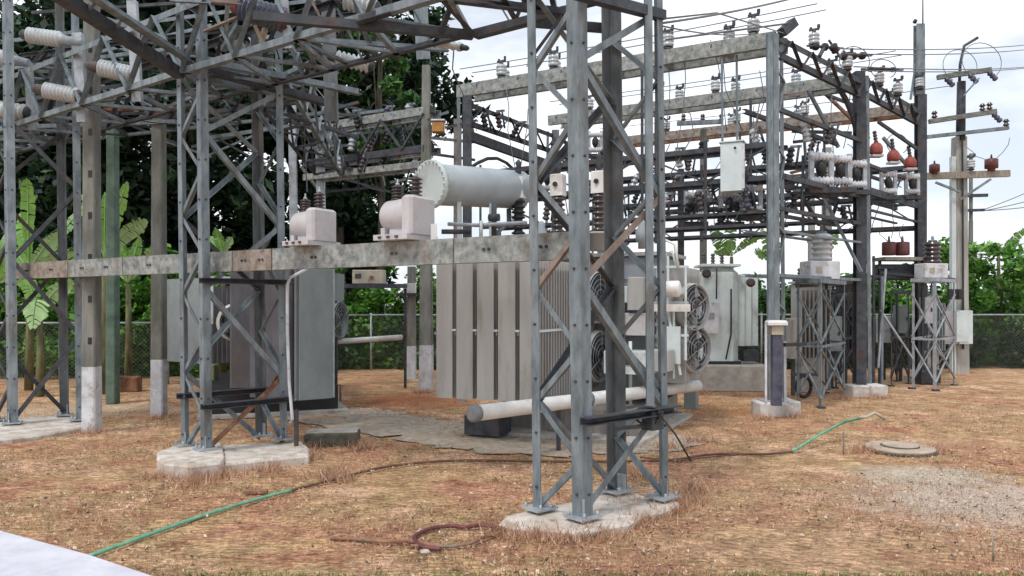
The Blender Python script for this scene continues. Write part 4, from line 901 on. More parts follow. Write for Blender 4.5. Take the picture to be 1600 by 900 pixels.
for i in range(7):
    f = .4+i*.72; q = A0+VD*f; ct.append(("on the lower near rack, %s from the grey column" % ORD[i], 800+q.x/q.y*FP, HZ-(3.22-CH)*FP/q.y, q.y+.05, ('porc_dark', 'porc_brown', 'porc', 'black')[i % 4]))
    f = .5+i*.8; q = B0r+VD*f; ct.append(("on the mossy beam's rack, %s from the thick dark column" % ORD[i], 800+q.x/q.y*FP, HZ-(3.9-CH)*FP/q.y, q.y+.05, ('porc', 'porc_brown', 'black')[i % 3]))
    f = .6+i*.9; q = C0+VD*f; ct.append(("on the rusty beam's rack, %s from the spiked column" % ORD[i], 800+q.x/q.y*FP, HZ-(4.15-CH)*FP/q.y, q.y+.05, ('porc_brown', 'porc', 'black')[i % 3]))
    if i < 6: q = B0r+VD*(.9+i*.8); ct.append(("high on the mossy beam's rack, %s from the dark column" % ORD[i], 800+q.x/q.y*FP, HZ-(4.5-CH)*FP/q.y, q.y+.05, ('porc_brown', 'black', 'porc')[i % 3]))
for lab, px, py, Y, m in ct: cutout(W(px, py, Y), "small fuse cutout " + lab, m, random.uniform(-.4, .5), 1.25)
# pale cabinet hung under beam A
q = W(1145, 300, 12.2); t = thing("hanging_cabinet", "tall pale grey cabinet hanging in the rack left of the grey column", "cabinet", q)
K().box(q, .34, .30, .76, R(-25), .012).put("cabinet_body", 'paint_pale', t)
K().box(q+V(.03, -.165, .03), .21, .02, .70, R(-25)).put("door", 'white_post', t)
K().box(q+V(0, 0, .765), .38, .34, .02, R(-25)).put("lid", 'paint_pale', t)
K().lathe(q+V(-.02, -.19, .66), V(-.4, -1, 0), [(0, .022), (.01, .022)], 10).put("lock", 'black', t)
for dx in (-.12, .12): K().bar(q+V(dx, .16, .6), V(q.x+dx, q.y+.2, 5.72), .03, .03).put("hanger", 'steel', t)
# red pot seen through nearest tower
q = W(866, 262, 15.2); recloser(q-Z*.1, "red-domed recloser seen left of the front leg of the nearest tower", 'red', .85)
q = W(894, 262, 15.6); recloser(q-Z*.1, "small red recloser half hidden by the front leg of the nearest tower", 'red', .7)
# top dead-end strings and horn gear
def string(label, p, q, nd, r=.07, m='black'):
    p, q = Vector(p), Vector(q); t = thing("string_insulator", label, "insulator string", p, "disc insulator strings against the sky"); d = (q-p).normalized(); Ls = (q-p).length/nd
    pr = [(0, .015)]
    for i in range(nd): pr += [(i*Ls+Ls*.2, .02), (i*Ls+Ls*.35, r), (i*Ls+Ls*.55, r), (i*Ls+Ls*.75, .025)]
    K().lathe(p, d, pr+[(nd*Ls, .015)], 12).put("discs", m, t)
    K().bar(p-d*.12, p, .03, .03).put("hook", 'steel_dark', t); K().bar(q, q+d*.14, .035, .03).put("clamp", 'steel', t)
    return t
string("dark disc insulator string above the girder, leftmost", W(1268, 72, 13.2), W(1310, 75, 13.6), 3); string("dark disc insulator string above the girder, second from left", W(1312, 88, 14), W(1355, 87, 14.4), 3)
string("dark disc insulator string above the thick dark column", W(1352, 108, 14.5), W(1404, 109, 15), 3, .05); string("short dark disc insulator string above the middle of the girder", W(1300, 70, 13.8), W(1308, 82, 13.9), 2, .08)
tag(K().bar(W(1290, 70, 13.5), V(*T4.lerp(T5, .45).to_tuple()[:2], 5.9), .05, .05).put("support_stub", 'steel_dark'), "short upright carrying the disc strings above the girder", "bracket")
for i, (px, py, Y) in enumerate(((1272, 75, 13.3), (1324, 110, 14.1), (1403, 150, 15.4), (1374, 135, 15), (1437, 140, 16.8))):
    pin(W(px, py, Y), "small insulator on the girder top, %s from the left" % ORD[[0, 1, 3, 2, 4][i]], "insulators on the right-hand girders", 1.2)
def hoop(label, c, r, e=1.0, m='wire'):
    c = Vector(c); tag(K().tube([c+V(r*math.cos(a*math.pi/12), .15*r*math.sin(a*math.pi/12), e*r*math.sin(a*math.pi/12)) for a in range(-4, 17)], .009, 5).put("jumper_loop", m), label, "cable loop", "looping jumper cables")
hoop("thin looping jumper cable above the middle of the girder", W(1335, 95, 14.2), .28); hoop("thin looping jumper cable right of the thick dark column head", W(1380, 108, 15), .25, .8)
hoop("looping cable on the left of the tall pole head", W(1500, 103, 18), .40); hoop("larger looping cable on the right of the tall pole head", W(1534, 96, 18), .46); hoop("thin loop of cable under the far platform girder", W(1402, 225, 16), .22)

# denser rear gear in the gap left of the conservator
rb = thing("rear_bus_frame", "tangle of thin grey bars between the second tower and the white-based pole", "steel frame", V(-3.2, 17, 3))
rr_ = random.Random(77)
for (x0, y0, x1, y1) in ((465, 150, 650, 190), (470, 190, 600, 172), (505, 215, 660, 198), (468, 232, 560, 226), (510, 262, 640, 268), (520, 275, 610, 300), (470, 260, 500, 300), (540, 170, 580, 235), (600, 180, 570, 240), (620, 175, 650, 235), (560, 235, 560, 300), (590, 240, 600, 290), (520, 200, 545, 262), (475, 165, 500, 235), (610, 285, 660, 275), (505, 300, 590, 292), (640, 195, 700, 175), (672, 205, 745, 188), (670, 215, 740, 222), (672, 240, 742, 250)):
    Y = rr_.uniform(15.3, 17.5); K().bar(W(x0, y0, Y), W(x1, y1, Y+.6), .045, .055).put("bar", rr_.choice(['steel_dark', 'steel', 'steel_dark', 'beam']), rb)
for i, (px, py) in enumerate(((522, 228), (548, 226), (575, 222), (600, 216), (628, 214), (530, 262), (562, 258), (596, 252), (622, 250), (648, 246), (518, 196), (560, 190), (604, 184), (640, 180))):
    rws = ("middle row, ", "lower row, ", "upper row, "); r_ = 0 if i < 5 else 1 if i < 10 else 2; k_ = i if i < 5 else i-5 if i < 10 else i-10
    cutout(W(px, py+10, 15.6+.1*k_), "small fuse cutout left of the white-based pole, "+rws[r_]+ORD[k_]+" from the left", ('porc_dark', 'porc', 'porc_brown', 'black')[i % 4], rr_.uniform(-.5, .5), 1.3)
# clutter at the girder corner left of the thick dark column
rc = thing("rear_bus_frame", "cluster of rusty and dark bars under the girder left of the thick dark column", "steel frame", V(6.5, 15.5, 5))
for (x0, y0, x1, y1, m) in ((1232, 150, 1340, 128, 'beam_rust'), (1240, 128, 1335, 165, 'steel_dark'), (1262, 140, 1310, 230, 'steel'), (1285, 142, 1345, 200, 'rust'), (1238, 205, 1330, 208, 'steel_dark'), (1240, 222, 1300, 215, 'steel_dark'), (1255, 195, 1262, 290, 'steel'), (1240, 320, 1335, 312, 'steel_dark'), (1245, 350, 1330, 345, 'steel_dark'), (1250, 300, 1280, 352, 'steel_dark'), (1310, 310, 1296, 352, 'steel_dark'), (1236, 270, 1268, 262, 'rust'), (1372, 190, 1432, 232, 'steel_dark'), (1380, 215, 1425, 268, 'steel')):
    Y = rr_.uniform(14.6, 16.5); K().bar(W(x0, y0, Y), W(x1, y1, Y+.3), .05, .06).put("bar", m, rc)

# ================================================================== poles
def cpole(label, px, pyb, ztop, wb, wt, zw, m='conc_post', holes=False, lean=0, name="concrete_pole", cat="pole", z0=0, Y=None):
    q = G(px, pyb) if Y is None else V((px-800)/FP*Y, Y, 0); t = thing(name, label, cat, q)
    def sec(z): return wb+(wt-wb)*z/ztop
    k = K()
    def fr(a, b):
        wa, wb_ = sec(a)/2, sec(b)/2; o0, o1 = q+V(lean*a, 0, a), q+V(lean*b, 0, b); c = .2
        vs = [o0+V(x*wa, y*wa, 0) for x, y in ((-1, -1+c), (-1+c, -1), (1-c, -1), (1, -1+c), (1, 1), (-1, 1))]+[o1+V(x*wb_, y*wb_, 0) for x, y in ((-1, -1+c), (-1+c, -1), (1-c, -1), (1, -1+c), (1, 1), (-1, 1))]
        return K().add(vs, [(i, (i+1) % 6, (i+1) % 6+6, i+6) for i in range(6)]+[tuple(range(6))[::-1], tuple(range(6, 12))])
    if zw: fr(0, zw).put("painted_base", 'white_post', t)
    fr(zw, ztop).put("shaft", m, t)
    if holes:
        k = K()
        for i in range(int((ztop-zw)/.55)):
            z = zw+.3+i*.55; K().box(q+V(lean*z+wb*.15, -sec(z)/2-.003, z), .05, .006, .09).put("bolt_slot", 'black', t)
    return t, q
cpole("concrete pole with white base and bolt slots beside the leftmost tower", 143, 675, 5.9, .185, .15, .87, holes=True)
cpole("brownish concrete pole with white base between the first two left towers", 248, 650, 4.5, .185, .16, .86)
cpole("green mossy pole behind the long beam at left", 176, 630, 4.75, .17, .15, 0, 'mosspost')
cpole("concrete pole with white base beside the left edge of the big radiators", 666, 611, 6.35, .27, .15, .90)
cpole("short concrete pole with a white base behind the white-based pole", 643, 592, 2.55, .2, .17, .75, 'conc_post')
cpole("pinkish concrete pole in the far distance left of the hanging dark column", 715, 0, 5.9, .19, .17, 0, 'pink', Y=17.5)
cpole("slim concrete pole far behind the rack left of the pale cabinet", 1099, 0, 5.9, .16, .13, 0, 'conc_post', Y=18.5)
# lamp on white-based pole
q = W(685, 207, 14.8); t = thing("floodlight", "amber-glass floodlight with pale hood on an arm of the white-based pole", "floodlight", q)
K().box(q, .24, .2, .20, 0, .02).put("lens", 'amber', t); K().box(q+Z*.205, .27, .24, .03, 0, .01).put("hood", 'white_post', t); K().bar(q+V(-.22, 0, .25), q+V(.02, 0, .25), .03, .03).put("arm", 'steel_dark', t)
q = W(676, 177, 14.7); tag(K().box(q, .1, .12, .13).put("bracket_block", 'black'), "small black block on the right side of the white-based pole", "bracket")
# crossarm on the far slim pole
t = thing("crossarm", "dark crossarm with two small insulators on the far slim pole", "crossarm", W(1092, 190, 18.3))
K().bar(W(1058, 193, 18.3), W(1128, 190, 18.3), .09, .1).put("arm", 'steel', t)
for px in (1068, 1098, 1127): K().lathe(W(px, 189, 18.3), Z, sheds(2, .16, .06, .04), 8).put("insulator", 'porc_brown', t)
# main utility pole at right
tpz, qp = cpole("tall concrete utility pole with crossarms and cabinets at the right", 1499, 583, 5.8, .34, .26, 0, 'polec')
K().cyl(qp+V(.0, -.05, 5.7), qp+V(.02, -.05, 7.15), .11, 12, .10).put("pole_extension", 'steel_dark', tpz)
K().bar(qp+V(-.02, -.2, .6), qp+V(-.04, -.19, 5.8), .05, .04).put("riser_conduit", 'black', tpz)
K().bar(qp+V(-.22, -.1, .0), qp+V(-.22, -.1, 5.3), .12, .10).put("second_shaft", 'paint_pale', tpz)
K().tube([qp+V(.0, 0, 7.1), qp+V(.02, 0, 7.6), qp+V(.12, 0, 8.05), qp+V(.45, 0, 8.25)], .035, 8).put("curved_horn", 'steel_dark', tpz)
Yp = qp.y
def carm(label, x0, y0, x1, y1, w=.11, m='arm', ins=(), under=(), Y=None):
    Y = Y or Yp-.25; t = thing("crossarm", label, "crossarm", W(x0, y0, Y), "crossarms of the right-hand pole")
    K().bar(W(x0, y0, Y), W(x1, y1, Y+.02), .1, w).put("arm", m, t)
    for x in ins: f = (x-x0)/(x1-x0); K().lathe(W(x, y0+(y1-y0)*f, Y)+Z*w/2, Z, sheds(2, .18, .07, .04), 10).put("insulator", 'porc_brown', t)
    for x in under: f = (x-x0)/(x1-x0); K().lathe(W(x, y0+(y1-y0)*f, Y)-Z*w/2, V(.8, 0, -.8), sheds(3, .26, .07, .05), 10).put("insulator", 'porc_dark', t)
    return t
carm("topmost crossarm of the right-hand pole, with drooping dark insulators", 1465, 121, 1548, 109, under=(1478, 1515, 1545))
c2 = carm("second crossarm of the right-hand pole with upright insulators", 1452, 190, 1556, 174, ins=(1460, 1535, 1546), under=(1552,))
carm("third crossarm of the right-hand pole, thin and pale", 1440, 215, 1575, 200, .08, 'steel', ins=(1572,))
c4 = carm("long timber platform arm carrying a maroon pot on the right-hand pole", 1400, 277, 1577, 271, .16, 'wood')
K().bar(W(1500, 312, Yp-.3), W(1548, 280, Yp-.3), .05, .05).put("brace", 'steel', c4); K().bar(W(1500, 300, Yp-.3), W(1462, 285, Yp-.3), .05, .05).put("brace", 'steel', c4)
tag(K().bar(W(1505, 150, Yp-.3), W(1530, 122, Yp-.3), .03, .03).put("arm_brace", 'steel'), "thin diagonal brace under the topmost crossarm of the right-hand pole", "brace")
def pot(label, px, py, s=1):
    q = W(px, py, Yp-.3); t = thing("maroon_pot", label, "capacitor pot", q, "maroon pots on the pole platform")
    K().lathe(q, Z, [(0, .08*s), (.05*s, .08*s), (.06*s, .14*s), (.26*s, .14*s), (.28*s, .1*s)], 14).put("pot_body", 'maroon', t)
    K().lathe(q+Z*.28*s, Z, [(0, .03), (.1*s, .015)], 8).put("terminal", 'black', t)
pot("maroon pot near the right end of the timber platform arm", 1549, 267, 1.05); pot("maroon pot on the left part of the timber platform arm", 1460, 272, .85)
pin(W(1517, 266, Yp-.3), "small grey insulator beside the maroon pot on the platform arm", "insulators on the pole platform", 1.2)
t = thing("pole_cabinet", "pale grey-green cabinet strapped to the right side of the utility pole", "cabinet", W(1504, 537, Yp-.35))
K().box(W(1505, 537, Yp-.35), .33, .25, .80, 0, .01).put("cabinet_body", 'paint_pale', t); K().box(W(1504, 534, Yp-.49), .28, .012, .72).put("door", 'paint_pale', t)
t = thing("pole_cabinet", "grey cabinet on the left side of the utility pole", "cabinet", W(1482, 537, Yp-.2))
K().box(W(1482, 537, Yp-.15), .28, .25, .80, 0, .01).put("cabinet_body", 'ctpaint', t); K().box(W(1482, 534, Yp-.285), .24, .012, .72).put("door", 'ctpaint', t)
t = thing("meter_box", "two small dark meter boxes on the utility pole above the cabinets", "meter box", W(1490, 468, Yp-.4))
K().box(W(1487, 468, Yp-.4), .16, .12, .25).put("meter", 'black', t); K().box(W(1500, 468, Yp-.4), .12, .12, .25).put("meter", 'black', t)
t = thing("wall_cabinet", "pale lilac cabinet on a thin stand right of the thick dark column", "cabinet", W(1382, 535, 17.2))
q = W(1382, 535, 17.2); K().box(q, .28, .25, .58, 0, .01).put("cabinet_body", 'white_post', t); K().bar(V(q.x, q.y+.05, 0), q+V(0, .05, .1), .07, .07).put("stand", 'steel_dark', t)
# far small pole
t, q2 = cpole("thin far pole with two short arms at the right edge sky", 1517, 0, 4.95, .16, .12, 0, 'conc_post', Y=30)
for z, a, b in ((5.92-.0, 1508, 1542), (5.35, 1510, 1538)):
    pass
K().bar(W(1506, 306, 29.8), W(1543, 305, 29.8), .1, .12).put("arm", 'steel_dark', t); K().bar(W(1508, 329, 29.8), W(1538, 328, 29.8), .1, .1).put("arm", 'steel_dark', t)
K().bar(W(1517, 380, 29.9), W(1517, 240, 29.9), .1, .1).put("pole_top", 'conc_post', t)
# ================================================================== transformer C on plinth
qc = G(1150, 612); t = thing("power_transformer", "pale grey small power transformer on a concrete plinth left of the grey column", "transformer", qc)
K().box(qc+V(.0, .85, 0), 1.42, 1.5, .50, R(-3), .02).put("concrete_plinth", 'conc', t)
qc2 = qc+V(-.08, .9, .50)
K().box(qc2+V(-.08, -.1, .02), .74, .75, 1.93, R(-3), .13).put("main_tank", 'paint_c', t)
K().box(qc2+V(-.08, -.1, 1.95), .78, .84, .05, R(-3), .01).put("tank_cover", 'paint_c', t)
K().box(qc2+V(-.08, -.1, 0), .8, .8, .06, R(-3)).put("skid_base", 'black', t)
k = K()
for z in (.5, 1.0, 1.5): k.box(qc2+V(-.08, -.1, z), .755, .765, .03, R(-3), .0)
k.put('tank_rib', 'paint_c', t) if False else None
K().box(qc2+V(-.33, -.58, .62), .30, .16, .62, R(-3), .01).put("control_cabinet", 'white_post', t)
K().box(qc2+V(-.33, -.665, .90), .11, .01, .13, R(-3)).put("cabinet_window", 'paint_blue', t)
for i in range(3): 
    k = K()
    for j in range(6): k.box(qc2+V(.38+i*.15, -.25+j*.09+i*.05, .35), .13, .012, 1.45, R(-3))
    k.put("radiator", 'paint_c', t)
K().box(qc2+V(.52, -.32, .05), .30, .25, .22, 0).put("valve_box", 'steel_dark', t)
for dx, dz in ((-.38, 1.80), (.50, 1.62)): K().lathe(qc2+V(dx, -.45, dz), V(-.2, -1, .1), [(0, .08), (.05, .09), (.09, .05)], 14).put("gauge", 'steel_dark', t)
for i in range(3): K().lathe(qc2+V(-.32+i*.2, .05*i, 2.0), Z, sheds(4, .24, .05, .03), 10).put("bushing", 'porc_brown', t)
K().tube([qc2+V(-.2, -.55, 1.9), qc2+V(-.21, -.56, 1.3)], .015, 6).put("cable_conduit", 'black', t)
K().tube([qc2+V(.1, -.5, 1.5), qc2+V(.09, -.53, .6), qc2+V(-.02, -.55, .1)], .016, 6).put("cable_conduit", 'black', t)
# small transformer behind the grey column
def small_tr(label, px, Y, w, z0, z1, m):
    q = V((px-800)/FP*Y, Y, 0); t = thing("distribution_transformer", label, "transformer", q, "finned transformers behind the right-hand columns")
    K().box(q+Z*z0, w*.8, .5, z1-z0, 0, .03).put("main_tank", m, t)
    k = K(); n = 8
    for i in range(n): k.box(q+V(-w/2+w*(i+.5)/n, -.33, z0+.12), .016, .16, z1-z0-.25)
    k.put("radiator", m, t)
    K().box(q+Z*z1, w*.9, .58, .04).put("tank_cover", m, t); K().box(q, w*.7, .45, z0).put("plinth_block", 'conc', t)
    for i in range(3): K().lathe(q+V(-w*.25+i*w*.25, 0, z1+.04), Z, sheds(4, .26, .05, .03), 10).put("bushing", 'porc_brown', t)
small_tr("grey finned transformer just right of the grey column", 1262, 15.0, .62, .55, 2.1, 'paint'); small_tr("darker finned transformer behind the lattice stand", 1302, 17.2, .55, .5, 1.95, 'paint_plum')
small_tr("blue-grey finned transformer behind the spiked column stand", 1447, 18.2, .5, .5, 1.85, 'paint_blue')
# breaker stands
def stand(label, pts, ztop, m='steel'):
    P = [G(*p) for p in pts]; c = sum(P, V(0, 0, 0))/len(P); t = thing("breaker_stand", label, "steel stand", c, "lattice stands of the circuit breakers")
    for i, p in enumerate(P):
        K().angle(p, p+Z*ztop, (P[(i+1) % 4]-p).normalized(), (P[i-1]-p).normalized(), .05, .007).put("leg", m, t)
        K().box(p-Z*.01, .11, .11, .03).put("foot", 'steel_dark', t)
    for i in range(4):
        p, q = P[i], P[(i+1) % 4]
        for z0, z1 in ((.15, .95), (1.05, 1.9)) if ztop > 1.95 else ((.15, 1.2),):
            K().bar(p+Z*z0, q+Z*z1, .03, .02).put("brace", m, t); K().bar(q+Z*z0, p+Z*z1, .03, .02).put("brace", m, t)
        K().bar(p+Z*ztop, q+Z*ztop, .06, .07).put("top_rail", m, t); K().bar(p+Z*1.0, q+Z*1.0, .03, .04).put("mid_rail", m, t)
    return t, c
s1, c1 = stand("lattice stand carrying a breaker, right beside the grey column", [(1245, 632), (1283, 637), (1320, 622), (1290, 614)], 2.08)
s2, c2_ = stand("lattice stand carrying a breaker in front of the spiked column", [(1425, 607), (1462, 610), (1492, 602), (1455, 596)], 2.18, 'steel_light')
def breaker(label, c, z, s, rib, px=None):
    q = V(c.x, c.y, z); t = thing("circuit_breaker", label, "circuit breaker", q, "ribbed breakers on lattice stands")
    K().box(q, .62*s, .40*s, .34*s, R(10), .015).put("housing", 'white_post', t)
    K().box(q+V(-.1*s, -.22*s, .1), .12*s, .03, .12*s).put("nameplate", 'cream', t)
    K().lathe(q+V(.03, 0, .34*s), Z, sheds(5, .52*s, .20*s, .15*s), 20).put("interrupter_stack", rib, t)
    K().lathe(q+V(.03, 0, .86*s), Z, [(0, .1*s), (.04, .1*s), (.05, .03), (.12, .03)], 12).put("terminal", 'steel', t)
breaker("white-boxed breaker with grey ribbed stack beside the grey column", c1+V(-.05, 0, 0), 2.14, .92, 'porc'); breaker("white-boxed breaker with brown ribbed stack in front of the spiked column", c2_+V(-.05, 0, 0), 2.24, .86, 'porc_brown')
s3, c3_ = stand("taller dark stand behind the thick dark column", [(1305, 606), (1338, 604), (1345, 598), (1312, 599)], 2.12, 'steel_dark')
s4, c4_ = stand("dark lattice stand between the shelf and the spiked column", [(1392, 603), (1420, 600), (1428, 595), (1400, 596)], 1.95, 'steel_dark')
for lab_, px_, py_, Y_, w_, d_, h_, m_ in (("grey cabinet low behind the hose coil", 1240, 560, 14.3, .22, .2, .75, 'paint'), ("dark control box on the stand behind the thick dark column", 1322, 470, 16.4, .3, .25, .42, 'steel_dark'), ("slim grey cabinet left of the spiked column foot", 1408, 520, 16.9, .26, .22, .6, 'paint_blue'),
        ("dark box at the foot of the right-hand breaker stand", 1448, 598, 16.3, .45, .3, .28, 'steel_dark'), ("pale cabinet inside the right-hand breaker stand", 1447, 505, 16.4, .2, .2, .55, 'white_post'), ("grey box behind the hose coil stand", 1300, 548, 15.6, .3, .25, .7, 'paint_blue')):
    q = W(px_, py_, Y_); t = thing("equipment_cabinet", lab_, "cabinet", q, "cabinets among the right-hand stands")
    K().box(q, w_, d_, h_, R(8), .012).put("cabinet_body", m_, t); K().box(q+V(0, -d_/2-.004, .03), w_*.8, .01, h_-.07, R(8)).put("door", m_, t)
    K().box(q+V(w_*.28, -d_/2-.02, h_*.45), .02, .02, .08, 0).put("handle", 'black', t)
    if q.z > .15: K().bar(V(q.x, q.y+.03, 0), q+V(0, .03, .02), .06, .06).put("stand_post", 'steel_dark', t)
rl = thing("equipment_rack", "low dark rails joining the breaker stands at breast height", "steel rack", W(1340, 440, 15.5), "equipment racks at right")
for (x0, y0, Ya, x1, y1, Yb) in ((1240, 437, 13.9, 1345, 432, 15.8), (1245, 447, 13.9, 1345, 440, 15.8), (1330, 431, 15.8, 1430, 434, 16.2), (1370, 418, 16, 1440, 418, 16.4), (1375, 426, 16, 1492, 437, 16.2), (1300, 462, 15.4, 1340, 458, 15.9)):
    K().bar(W(x0, y0, Ya), W(x1, y1, Yb), .05, .06).put("rail", 'steel_dark', rl)
for i_, (px_, y0, y1) in enumerate(((1365, 400, 600), (1378, 432, 598), (1334, 445, 604), (1296, 440, 606), (1258, 448, 622))):
    K().bar(W(px_, y0, 15.2), V((px_-800)/FP*15.2, 15.2, 0), .04, .04).put("leg", 'steel' if i_ % 2 else 'steel_dark', rl)
# platform slab with red cylinders
q = W(1408, 404, 16.2); t = thing("platform_shelf", "flat stained shelf on thin legs between the two right-hand dark columns", "shelf", V(q.x, q.y, 0))
K().box(q-Z*.05, 1.0, .5, .07, R(5)).put("shelf_board", 'wood', t)
for dx in (-.45, .45): K().bar(V(q.x+dx, q.y, 0), V(q.x+dx, q.y, q.z-.05), .05, .05).put("leg", 'steel_dark', t)
K().box(V(q.x, q.y+.1, q.z-.45), .95, .3, .33).put("under_tray", 'steel_dark', t)
for i, px in enumerate((1389, 1410)):
    q = W(px, 399, 16.1); t = thing("red_canister", "dark red canister on the stained shelf, %s one" % ("left", "right")[i], "canister", q, "dark red canisters on the shelf")
    K().lathe(q, Z, [(0, .13), (.02, .14), (.26, .14), (.28, .12)], 14).put("canister_body", 'maroon', t); K().lathe(q+Z*.28, Z, [(0, .03), (.12, .02)], 8).put("terminal", 'steel', t)
# capped post in front of grey column
q = V((1205-800)/FP*11.45, 11.45, .2); t = thing("capped_post", "short dark post box with a white cap in front of the grey column", "post box", q)
K().box(q+V(.04, -.1, 0), .13, .12, 1.05, 0).put("post_body", 'porc_dark', t); K().box(q+V(.03, -.12, 1.05), .17, .15, .13).put("instrument_box", 'cream', t)
k = K(); k.prism([(q.x-.13, q.y-.25), (q.x+.16, q.y-.25), (q.x+.14, q.y+.03), (q.x-.09, q.y+.03)], 1.39, 1.46, .03); k.put("cap", 'white', t)
K().bar(q+V(-.12, -.12, .0), q+V(-.12, -.12, 1.2), .025, .03).put("edge_conduit", 'white_post', t); K().bar(q+V(.17, -.1, .05), q+V(.16, -.1, .95), .05, .04).put("side_conduit", 'steel_light', t)
K().bar(q+V(.15, -.14, .9), q+V(.55, .1, .9), .05, .05).put("cross_handle", 'black', t)
# hose coil
c = W(1257, 604, 13.4); t = thing("hose_coil", "black hose coil hanging on the lattice stand beside the grey column", "hose coil", c)
for s_, r in ((0, .17), (.03, .19), (.06, .165)): K().tube([c+V(r*.75*math.cos(a*.3), s_, r*1.05*math.sin(a*.3)) for a in range(22)], .018, 6).put("hose_turn", 'black', t)
K().bar(c+V(-.2, .1, .2), c+V(.25, .1, .2), .04, .05).put("hook_rail", 'steel_dark', t)
# junction box under beams at mid distance
q = W(577, 443, 15.5); t = thing("junction_box", "cream junction box with a red indicator on a dark shelf behind the low beam", "junction box", q)
K().box(q, .64, .25, .27, 0, .015).put("box_body", 'cream', t); K().lathe(q+V(.07, -.125, .12), V(0, -1, 0), [(0, .04), (.02, .04)], 10).put("indicator", 'red', t); K().box(q+V(0, 0, -.09), 1.5, .3, .08).put("shelf", 'steel_dark', t)
K().box(q+V(-.2, -.13, .1), .12, .012, .09).put("label_plate", 'steel_dark', t)
K().bar(V(q.x-.7, q.y+.05, 0), q+V(-.7, .05, -.1), .05, .05).put("leg", 'steel_dark', t) ; K().bar(V(q.x+.72, q.y+.05, 0), q+V(.72, .05, -.1), .05, .05).put("leg", 'steel_dark', t)
q = W(640, 458, 17.4); t = thing("pole_box", "small white box on a flat platform of the short concrete pole", "box", q)
K().box(q, .28, .2, .22, 0, .01).put("box_body", 'white', t); K().box(q+V(.1, 0, -.05), .75, .4, .05).put("platform", 'steel_dark', t)
# ================================================================== things on the ground
q = G(520, 693); t = tag(K().box(q, .64, .38, .155, R(8), .02).put("concrete_block", 'moss'), "mossy dark concrete block with a pale top lying right of the second tower pad", "block")
K().box(q+Z*.1555, .60, .34, .006, R(8)).put("pale_top", 'conc', t)
q = G(203, 611); tag(K().box(q, .40, .2, .29, 0, .02).put("brick_block", 'rust'), "low red-brown block near the fence between the left poles", "block")
q = G(1406, 703); t = thing("manhole_cover", "round concrete manhole cover lying on the dry ground at right", "manhole cover", q)
K().lathe(q, Z, [(0, .36), (.02, .375), (.035, .375), (.045, .36)], 40).put("cover_disc", 'tan', t); K().lathe(q+Z*.046, Z, [(0, .21), (.008, .21)], 30).put("lid_gap", 'moss', t); K().lathe(q+Z*.054+V(0, -.012, 0), Z, [(0, .19), (.012, .19)], 30).put("inner_lid", 'tan', t)
K().lathe(q-Z*.005, Z, [(0, .40), (.012, .40)], 36).put("rim", 'moss', t)
def gtube(label, pts, r, m, name, cat, group=None, z=None):
    ps = []
    for i in range(len(pts)-1):
        p, q = G(*pts[i]), G(*pts[i+1]); 
        for j in range(8): ps.append(p.lerp(q, j/8))
    ps.append(G(*pts[-1]))
    # smooth
    for _ in range(6): ps = [ps[0]]+[(ps[i-1]+ps[i]*2+ps[i+1])/4 for i in range(1, len(ps)-1)]+[ps[-1]]
    ps = [p+Z*(r+.002) for p in ps]; return tag(K().tube(ps, r, 8).put(name, m), label, cat, group)
gtube("green hose lying on dry grass in the left foreground", [(140, 873), (200, 851), (310, 811), (380, 789), (455, 769)], .0155, 'green_hose', "garden_hose", "hose")
gtube("muddy brown hose crossing the yard between the two green ends", [(455, 769), (520, 752), (600, 731), (700, 721), (900, 724), (1050, 722), (1110, 711), (1200, 712), (1238, 708)], .014, 'brown_hose', "garden_hose", "hose")
gtube("muddy brown cable lying beside the brown hose on the right", [(1000, 716), (1060, 722), (1100, 716), (1150, 712)], .008, 'brown_hose', "ground_cable", "cable")
a, b = G(1238, 708)+Z*.02, G(1318, 684)+Z*.20
c = W(1352, 652, 9.6)
tag(K().tube([a, a.lerp(b, .5)+Z*.015, b, W(1345, 653, 9.25), c, W(1368, 646, 9.7), W(1379, 653, 9.7)], .017, 8).put("garden_hose", 'green_hose'), "green hose end lifted off the ground by a thin stick at right", "hose")
tag(K().tube([W(1345, 652, 9.22), c+V(0, -.02, .005), W(1366, 645, 9.66), W(1376, 650, 9.68), W(1382, 655, 9.7)], .0195, 8).put("hose_nozzle", 'cream'), "yellowish nozzle at the tip of the lifted green hose", "nozzle")
tag(K().tube([G(1318, 710), G(1318, 710)+V(0, 0, .26)], .009, 6).put("stick", 'pink'), "thin stick propping up the green hose", "stick"); tag(K().tube([G(1552, 876), G(1552, 876)+V(-.005, 0, .17)], .006, 6).put("stick", 'wood'), "thin stick standing in the right foreground", "stick")
tag(K().tube([G(532, 632), G(532, 632)+Z*.33, G(532, 632)+V(-.1, 0, .33)], .02, 6).put("stub_pipe", 'pink'), "rusty bent stub pipe standing beside the left transformer", "pipe")
